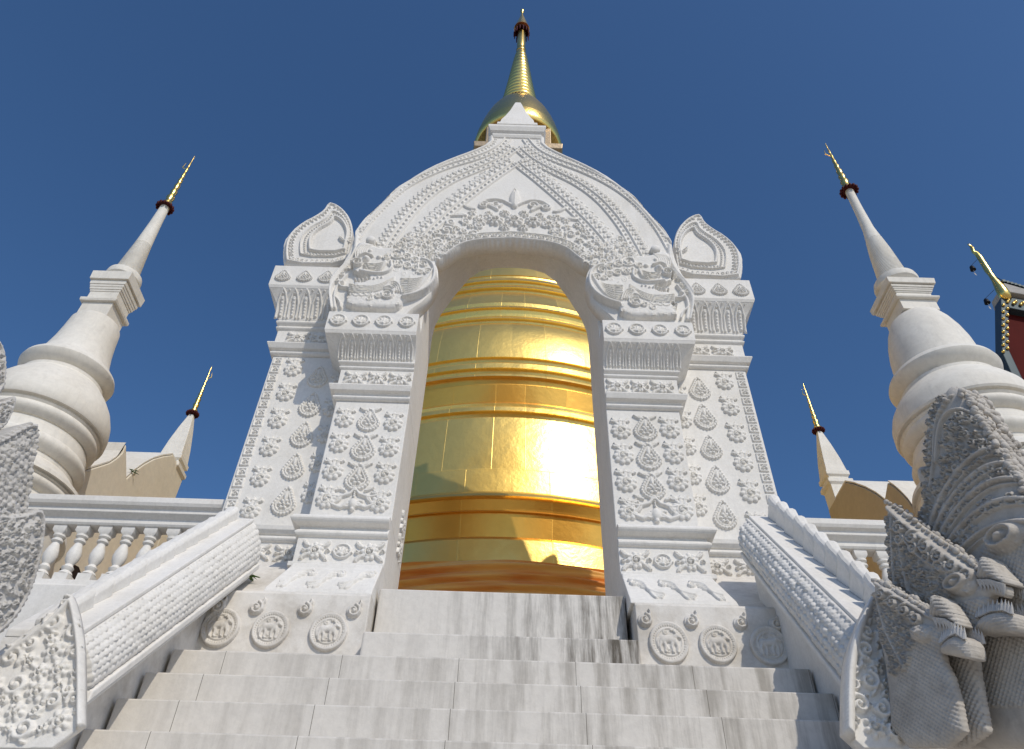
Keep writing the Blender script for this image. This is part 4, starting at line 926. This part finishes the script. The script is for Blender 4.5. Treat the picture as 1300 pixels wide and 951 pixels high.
def decoA(c, pl, poly):
    line(c, pl, [(1216, 505), (1203, 525), (1197, 550), (1196, 590), (1192, 620)], .012, .03)
    rimknobs(c, poly, pl, [(1213, 512), (1199, 535), (1192, 560), (1190, 600)], .045, .018, .04)
    line(c, pl, [(1300, 590), (1262, 540), (1235, 521), (1215, 525), (1203, 545), (1200, 590)], .014, .04)
    for k, off_ in enumerate((0, 24, 46, 74, 104)):
        line(c, pl, [(1330, 560 + off_ * 1.0), (1290, 562 + off_), (1262, 572 + off_), (1232, 597 + off_), (1208, 632 + off_), (1192, 675 + off_), (1178, 740 + off_)], .02, .045)
        line(c, pl, [(1330, 568 + off_ * 1.0), (1290, 570 + off_), (1264, 580 + off_), (1236, 604 + off_), (1213, 638 + off_), (1197, 680 + off_), (1184, 745 + off_)], .011, .03)
    zone(c, pl, [(1200, 500), (1186, 520), (1180, 560), (1180, 640), (1192, 600), (1196, 540), (1212, 515)], .02, .038, .045, 11, 1400)
    zone(c, pl, [(1210, 550), (1230, 525), (1262, 548), (1290, 585), (1320, 640), (1262, 560), (1235, 590), (1205, 630)], .02, .042, .05, 12, 1800)
    zone(c, pl, [(1300, 575), (1262, 582), (1225, 620), (1195, 680), (1180, 760), (1166, 760), (1172, 660), (1190, 620), (1230, 585), (1270, 560), (1320, 560)], .018, .036, .045, 13, 2400)
    zone(c, pl, [(1320, 600), (1290, 605), (1262, 620), (1225, 665), (1205, 720), (1196, 780), (1185, 780), (1200, 690), (1225, 630), (1262, 597), (1320, 585)], .02, .038, .045, 14, 2200)
    zone(c, pl, [(1320, 640), (1280, 645), (1255, 665), (1240, 690), (1225, 740), (1215, 740), (1230, 670), (1260, 640), (1320, 625)], .02, .035, .045, 15, 900)
    p = pl.p(1290, 686); c.dome(p[0], p[1], .16, .10, .07); c.ring(p[0], p[1], .1, .02, .10, .6); c.dome(p[0], p[1], .06, .04, .12)
    X, Y = np.meshgrid(c.X, c.Y); m = inside(X, Y, pl.poly([(1262, 690), (1330, 690), (1340, 900), (1200, 900), (1235, 760)])); c.H += np.where(m, .008 * (np.sin(X * 160) * np.sin(Y * 160) + 1), 0)
slab(ng, 'crest', pA, [(1211, 489), (1226, 498), (1243, 520), (1262, 552), (1287, 590), (1308, 622), (1345, 680), (1380, 800), (1380, 950), (1150, 950), (1150, 800), (1158, 720), (1170, 660), (1178, 622), (1168, 612), (1166, 594), (1180, 592), (1177, 570), (1180, 540), (1187, 515), (1200, 502)], M_naga, decoA, .0075, .14, .08, .22)
mb = MB()
for k in range(60):
    t = k / 59; P = [(1226, 498), (1243, 520), (1262, 552), (1287, 590), (1308, 622), (1345, 680)]; s_ = t * 5; i = min(4, int(s_)); px = P[i][0] + (P[i + 1][0] - P[i][0]) * (s_ - i); py = P[i][1] + (P[i + 1][1] - P[i][1]) * (s_ - i)
    for hh in (.04, 0, -.04, -.09, -.14, -.18): mb.ball(pA.pt(px + rng.uniform(-3, 2), py + rng.uniform(-3, 3), hh + rng.uniform(-.02, .02)), .017 + .014 * rng.random(), 5, rng.uniform(.7, 1.5))
mb.build('crest_beading', M_naga, ng, smooth=True)
def decoB(c, pl, poly):
    line(c, pl, [(1131, 645), (1150, 662), (1175, 682), (1205, 704), (1242, 730)], .02, .04); line(c, pl, [(1145, 665), (1165, 700), (1195, 722), (1238, 738)], .014, .04)
    for k in range(6):
        p = pl.p(1152 + k * 17, 673 + k * 11.8); c.spiral(p[0], p[1], .055, .6 * k, 1.6, 1, .014, .06); c.leaf(p[0], p[1], 2.5, .10, .035, .05, .7); q_ = pl.p(1152 + k * 17, 687 + k * 11.8); c.spiral(q_[0], q_[1], .045, .9 * k, 1.6, -1, .012, .05); c.dot(q_[0] + .06, q_[1] + .05, .018, .06)
    line(c, pl, [(1140, 660), (1142, 720), (1150, 790), (1165, 860)], .012, .035); line(c, pl, [(1150, 690), (1158, 740), (1175, 800)], .01, .03)
    zone(c, pl, [(1131, 655), (1150, 690), (1190, 730), (1225, 745), (1215, 780), (1180, 830), (1150, 820), (1134, 740)], .014, .03, .04, 21, 3200)
    p = pl.p(1227, 743); c.dome(p[0], p[1], .13, .085, .06, -.5); c.ring(p[0], p[1], .075, .016, .09, .55); c.dome(p[0], p[1], .045, .028, .10)
    X, Y = np.meshgrid(c.X, c.Y); m = inside(X, Y, pl.poly([(1195, 770), (1260, 760), (1260, 950), (1150, 950), (1170, 830)])); c.H += np.where(m, .008 * (np.sin(X * 170) * np.sin(Y * 170) + 1), 0)
slab(ng, 'crest', pB, [(1129, 637), (1148, 650), (1172, 669), (1200, 688), (1228, 708), (1246, 724), (1252, 745), (1262, 765), (1250, 792), (1240, 830), (1245, 870), (1260, 950), (1140, 950), (1134, 860), (1132, 780), (1133, 720), (1127, 680)], M_naga, decoB, .0065, .015, .05, .12)
def decoC(c, pl, poly):
    line(c, pl, [(1113, 740), (1135, 752), (1160, 768), (1186, 784)], .016, .03)
    for k in range(4):
        p = pl.p(1128 + k * 15, 757 + k * 10); c.spiral(p[0], p[1], .045, .6 * k, 1.6, 1, .012, .05); c.leaf(p[0], p[1], 2.5, .1, .04, .05, .7)
    line(c, pl, [(1120, 755), (1128, 790), (1140, 820), (1158, 850)], .01, .03)
    zone(c, pl, [(1113, 750), (1150, 790), (1175, 800), (1160, 850), (1140, 860), (1122, 800)], .012, .026, .03, 31, 2000)
    p = pl.p(1178, 806); c.dome(p[0], p[1], .09, .06, .05, -.5); c.dome(p[0], p[1], .035, .022, .07)
    X, Y = np.meshgrid(c.X, c.Y); m = inside(X, Y, pl.poly([(1165, 800), (1215, 790), (1260, 950), (1130, 950), (1150, 850)])); c.H += np.where(m, .007 * (np.sin(X * 180) * np.sin(Y * 180) + 1), 0)
slab(ng, 'crest', pC, [(1112, 735), (1130, 744), (1155, 759), (1180, 774), (1190, 785), (1200, 800), (1205, 815), (1196, 832), (1215, 870), (1230, 950), (1135, 950), (1128, 850), (1118, 810), (1112, 770)], M_naga, decoC, .006, .015, .045, .1)
for pl_, P_, hh_ in ((pB, [(1129, 638), (1150, 651), (1176, 672), (1202, 690), (1230, 710), (1245, 723)], -.01), (pC, [(1112, 736), (1132, 745), (1156, 760), (1180, 775), (1189, 785)], -.01)):
    mb = MB()
    for k in range(46):
        t = k / 45 * (len(P_) - 1); i = min(len(P_) - 2, int(t)); mb.ball(pl_.pt(P_[i][0] + (P_[i + 1][0] - P_[i][0]) * (t - i) + rng.uniform(-1, 1), P_[i][1] + (P_[i + 1][1] - P_[i][1]) * (t - i) + rng.uniform(-1, 2), hh_ + .035 * (-1) ** k), .014 + .012 * rng.random(), 5, rng.uniform(.7, 1.5))
    mb.build('crest_beading', M_naga, ng, smooth=True)
def jaws(pl, up, lo, teeth_u, teeth_l, th):
    def du(c, p_, poly):
        n = 9; xs = [q[0] for q in poly]; zs = [q[1] for q in poly]; z0, z1 = min(zs), max(zs)
        for k in range(n):
            z = z0 + (z1 - z0) * (k + .5) / n; c.stroke([(min(xs), z - .02), ((min(xs) + max(xs)) / 2, z + .03), (max(xs), z - .01)], .013, .022)
    slab(ng, 'upper_jaw', pl, up, M_naga, du, .0055, th, .06, .09)
    slab(ng, 'lower_jaw', pl, lo, M_naga, du, .0055, th, .06, .1)
    for L, dx, dy in ((teeth_u, 1.5, 12), (teeth_l, -1, -13)):
        for hh in (.05, -th - .05):
            mb = MB()
            for (xa, ya), (xb, yb) in zip(L[:-1], L[1:]):
                for k in range(6):
                    t = k / 6; px = xa + (xb - xa) * t; py = ya + (yb - ya) * t
                    mb.cone(pl.pt(px, py, hh), pl.pt(px + dx, py + dy * (.8 + .4 * (k % 2)), hh * .9), .015, 7)
            mb.build('tooth_row', M_naga_l, ng, auto=50)
def z2(L): return [(1140 + x / 4.225, 640 + y / 4.225) for x, y in L]
slab(ng, 'muzzle', pB, z2([(400, 400), (470, 412), (560, 425), (592, 445), (590, 500), (560, 500), (520, 480), (490, 520), (470, 600), (430, 660), (370, 640)]), M_naga, lambda c, p_, poly: None, .008, .04, .05, .12)
jaws(pB, z2([(442, 408), (448, 360), (458, 300), (475, 283), (510, 306), (550, 362), (580, 396), (602, 412), (600, 438), (560, 424), (520, 408), (480, 410)]),
     z2([(440, 640), (480, 600), (540, 582), (600, 578), (650, 600), (664, 660), (652, 702), (600, 696), (500, 690), (425, 700)]), z2([(462, 412), (520, 412), (580, 432), (598, 440)]), z2([(455, 618), (530, 586), (600, 580), (650, 602)]), .09)
slab(ng, 'muzzle', pC, z2([(160, 600), (230, 612), (300, 630), (340, 650), (335, 690), (300, 690), (270, 700), (250, 760), (210, 790), (160, 760)]), M_naga, lambda c, p_, poly: None, .008, .03, .04, .1)
jaws(pC, z2([(192, 612), (193, 550), (197, 500), (210, 488), (260, 513), (310, 575), (348, 650), (335, 660), (290, 622), (240, 612)]),
     z2([(250, 770), (285, 728), (340, 702), (400, 738), (414, 800), (408, 842), (370, 826), (310, 818), (250, 806)]), z2([(225, 615), (280, 622), (330, 655)]), z2([(262, 756), (300, 722), (345, 704), (398, 738)]), .06)
MB().loft([[(2.9, 4.3, z), (4.6, 4.3, z), (4.6, 6.0, z), (2.9, 6.0, z)] for z in (-1.6, .9)]).build('pedestal', M_naga, ng, bevel=.03)
# left statue: only the edges of its crests reach into the picture
nl = thing('naga_statue', (-3.4, 4.9, -1.6), 'pale grey serpent statue whose crests show at the left edge of the photo', 'statue', 'serpent statues guarding the stairs')
q1 = Plane((-3.3, 4.6, 2.6), (.93, -.36, 0)); q2 = Plane((-3.15, 4.9, 2.4), (.93, -.36, 0)); q3 = Plane((-3.6, 4.4, 3.6), (.93, -.36, 0))
def decoL(seed):
    def f(c, pl, poly):
        xs = [p[0] for p in poly]; zs = [p[1] for p in poly]; ctr = (sum(xs) / len(xs), sum(zs) / len(zs))
        k9 = [(ctr[0] + (x - ctr[0]) * .95, ctr[1] + (z - ctr[1]) * .97) for x, z in poly]; c.beads(k9 + k9[:1], .04, .015, .03)
        k8 = [(ctr[0] + (x - ctr[0]) * .88, ctr[1] + (z - ctr[1]) * .93) for x, z in poly]; c.stroke(k8 + k8[:1], .012, .03)
        if seed == 43: c.scales(.042, .022); c.arabesque(k9, .02, .03, .03, 300, seed)
        else: c.arabesque([(ctr[0] + (x - ctr[0]) * .88, ctr[1] + (z - ctr[1]) * .92) for x, z in poly], .016, .034, .028, 2600, seed)
    return f
slab(nl, 'crest', q3, [(-50, 390), (-5, 432), (3, 450), (4, 475), (1, 500), (-60, 560), (-120, 480)], M_naga_l, decoL(41), .008, .1, .05, .15)
slab(nl, 'crest', q3, [(-40, 512), (4, 512), (14, 502), (16, 510), (10, 528), (0, 545), (-50, 580)], M_naga_l, decoL(42), .008, .1, .05, .12)
slab(nl, 'crest', q1, [(-60, 575), (-5, 556), (20, 541), (36, 536), (43, 545), (40, 570), (35, 600), (30, 640), (22, 700), (-20, 760), (-110, 760)], M_naga_l, decoL(43), .0075, .12, .06, .25)
slab(nl, 'crest', q2, [(-60, 640), (0, 655), (30, 652), (46, 645), (54, 655), (51, 690), (46, 715), (38, 745), (24, 775), (2, 803), (-50, 840), (-130, 800)], M_naga_l, decoL(44), .0075, .12, .06, .22)
MB().loft([[(-4.7, 4.3, z), (-3.2, 4.3, z), (-3.2, 6.0, z), (-4.7, 6.0, z)] for z in (-1.6, .9)]).build('pedestal', M_naga_l, nl, bevel=.03)

# ------------------------------------------------------------------ temple hall roof at the right edge
hall = thing('temple_hall', (18, 15, TZ), 'temple hall roof corner with dark red gable and gold finial at the right edge', 'temple')
Yh = 15.0
def hp(L, Y=Yh): return [(at(px, py, Y)[0], at(px, py, Y)[2]) for px, py in L]
MB().prism(hp([(1281, 387), (1420, 410), (1420, 700), (1340, 560), (1300, 480), (1282, 446)]), 'y', Yh + .25, Yh + .5).build('gable_panel', M_redg, hall)
b1_ = MB().prism(hp([(1270.5, 377), (1280.5, 379), (1281, 444), (1300, 484), (1345, 560), (1345, 590), (1292, 492), (1272, 447)]), 'y', Yh, Yh + .4).build('bargeboard', M_teal, hall, bevel=.02)
MB().prism(hp([(1276, 376), (1420, 398), (1420, 418), (1281.5, 390)]), 'y', Yh + .02, Yh + .42).build('bargeboard', M_teal, hall, bevel=.02)
mb = MB()
for k in range(16):
    q = at(1276, 384 + k * 4.2, Yh); mb.ball((q[0] + .06 * (-1) ** k, Yh - .02, q[2]), .05, 6)
for k in range(20): q = at(1281 + k * 4.5, 383.5 + k * .75, Yh); mb.ball((q[0], Yh - .02, q[2] + .05 * (-1) ** k), .05, 6)
mb.build('mosaic_studs', M_gold2, hall, smooth=True)
P = hp([(1276, 373), (1272, 362), (1300, 370), (1420, 396), (1420, 399)])
MB().prism(P, 'y', Yh - .1, Yh + .7).build('roof_edge', M_slate, hall, bevel=.02)
mb = MB()
for k in range(22): q = at(1271 + k * 5, 360.5 + k * 1.45, Yh); mb.box(q[0], q[0] + .09, Yh - .12, Yh + .05, q[2] - .02, q[2] + .07)
mb.build('roof_crockets', M_teal, hall)
ch = [(1279, 380), (1275, 374), (1270, 366), (1263, 356), (1258, 349), (1254, 343), (1249, 335), (1244, 327), (1240, 322), (1236, 320), (1234, 315), (1231, 311), (1228, 310)]
MB().tube([at(x, y, Yh) for x, y in ch], [.12, .17, .15, .09, .075, .1, .09, .085, .075, .05, .055, .035, .01], 12).build('gable_finial', M_gold2, hall, smooth=True)
for k, (x, y, w) in enumerate(((1234, 340, 1242), (1252, 382, 1262))):
    b = thing('hanging_bell', at(x, y, Yh), ('small dark bell hanging from the tip of the gold gable finial', 'small dark bell hanging lower, beside the gable corner')[k], 'bell', 'small bells hung from the gable finial')
    p = at(x, y, Yh); z = p[2]
    MB().lathe([(.085, z - .1), (.075, z - .04), (.06, z + .04), (.03, z + .08), (.01, z + .1)], p[0], p[1], 16).build('bell_cup', M_dark, b, auto=40)
    q = at(w, y - 12 if k == 0 else y - 14, Yh); MB().tube([(p[0], p[1], z + .09), q], .007, 6).build('wire', M_dark, b)
    MB().tube([(p[0], p[1], z - .08), (p[0], p[1], z - .22)], .006, 6).add([(p[0] - .03, Yh, z - .34), (p[0] + .03, Yh + .02, z - .34), (p[0] + .03, Yh + .03, z - .22), (p[0] - .03, Yh + .01, z - .22)], [(0, 1, 2, 3)]).build('clapper_leaf', M_slate, b)
w = MB().tube([at(1253, 346, Yh), at(1280, 360, Yh), at(1320, 372, Yh)], .012, 6).build('stay_wire', M_dark, None, origin=at(1253, 346, Yh)); props(w, 'thin dark wire running from the gold finial over the hall roof', 'wire')

# ------------------------------------------------------------------ weeds
def weed(x, y, z, n, L, label, seed):
    rg = random.Random(seed); mb = MB()
    for k in range(n):
        a = rg.uniform(0, 2 * PI); l = L * rg.uniform(.5, 1); e = rg.uniform(.2, 1.1); w = l * .09
        p = [(x, y, z), (x + math.cos(a) * l * .5 * math.cos(e), y + math.sin(a) * l * .5 * math.cos(e), z + l * .5 * math.sin(e)), (x + math.cos(a) * l, y + math.sin(a) * l, z + l * .5 * math.sin(e) * .7)]
        mb.tube(p, [w * .5, w, w * .1], 4)
    o = mb.build('weed', M_grass, None, origin=(x, y, z)); props(o, label, 'plant')
q = at(316, 732, 8.06); weed(q[0], q[1] - .02, q[2] - .03, 14, .15, 'small green weed sprouting beside the scaly parapet at the gate foot', 3)
q = atX(170, 600, -8.17); weed(q[0], q[1], q[2], 9, .15, 'tiny weed growing from a crack in the cream-tinted scalloped wall', 5)

# ------------------------------------------------------------------ camera, sky, sun
cam = bpy.data.cameras.new('camera'); co = bpy.data.objects.new('camera', cam); C.objects.link(co)
cam.sensor_width = 36; cam.lens = 36 * F / 1300; cam.shift_y = -45 / 1300; cam.clip_start = .05; cam.clip_end = 2000
from mathutils import Matrix
co.location = (0, 0, E)
fw = np.array([0, S2, S2]); upv = np.array([0, -S2, S2]); rt = np.array([1., 0, 0])
cr, sr = math.cos(RO), math.sin(RO)
# image right axis = rt*cos + up*sin, image up axis = -rt*sin + up*cos
R_ = rt * cr + upv * sr; U_ = -rt * sr + upv * cr
m = Matrix(((R_[0], U_[0], -fw[0], 0), (R_[1], U_[1], -fw[1], 0), (R_[2], U_[2], -fw[2], E), (0, 0, 0, 1)))
co.matrix_world = m
sc = bpy.context.scene; sc.camera = co
EL, AZ = math.radians(41), math.radians(29)       # sun elevation, azimuth to the right of straight behind the camera
sd = np.array([math.sin(AZ) * math.cos(EL), -math.cos(AZ) * math.cos(EL), math.sin(EL)])
sun = bpy.data.lights.new('sun', 'SUN'); sun.energy = 2.45; sun.angle = math.radians(.53); sun.color = (1.0, .92, .79)
so = bpy.data.objects.new('sun', sun); C.objects.link(so)
from mathutils import Vector
so.rotation_euler = Vector(tuple(sd)).to_track_quat('Z', 'Y').to_euler(); so.location = (5, -5, 20)
w = bpy.data.worlds.new('World'); sc.world = w; w.use_nodes = True; nt = w.node_tree
bg = nt.nodes['Background']; sky = nt.nodes.new('ShaderNodeTexSky'); sky.sky_type = 'NISHITA'; sky.sun_disc = False
sky.sun_elevation = EL; sky.sun_rotation = math.atan2(sd[0], sd[1]); sky.altitude = 300; sky.air_density = 1.0; sky.dust_density = 1.0; sky.ozone_density = 6.0
hs = nt.nodes.new('ShaderNodeHueSaturation'); hs.inputs['Saturation'].default_value = 1.1; hs.inputs['Value'].default_value = 1.0; nt.links.new(sky.outputs[0], hs.inputs['Color']); nt.links.new(hs.outputs[0], bg.inputs[0]); bg.inputs[1].default_value = .115
sc.view_settings.view_transform = 'Standard'; sc.view_settings.look = 'None'; sc.view_settings.gamma = 1; sc.view_settings.exposure = 0; sc.view_settings.use_curve_mapping = False
sc.cycles.use_denoising = True; sc.cycles.max_bounces = 8; sc.cycles.diffuse_bounces = 4; sc.cycles.glossy_bounces = 5; sc.cycles.sample_clamp_indirect = 6.0
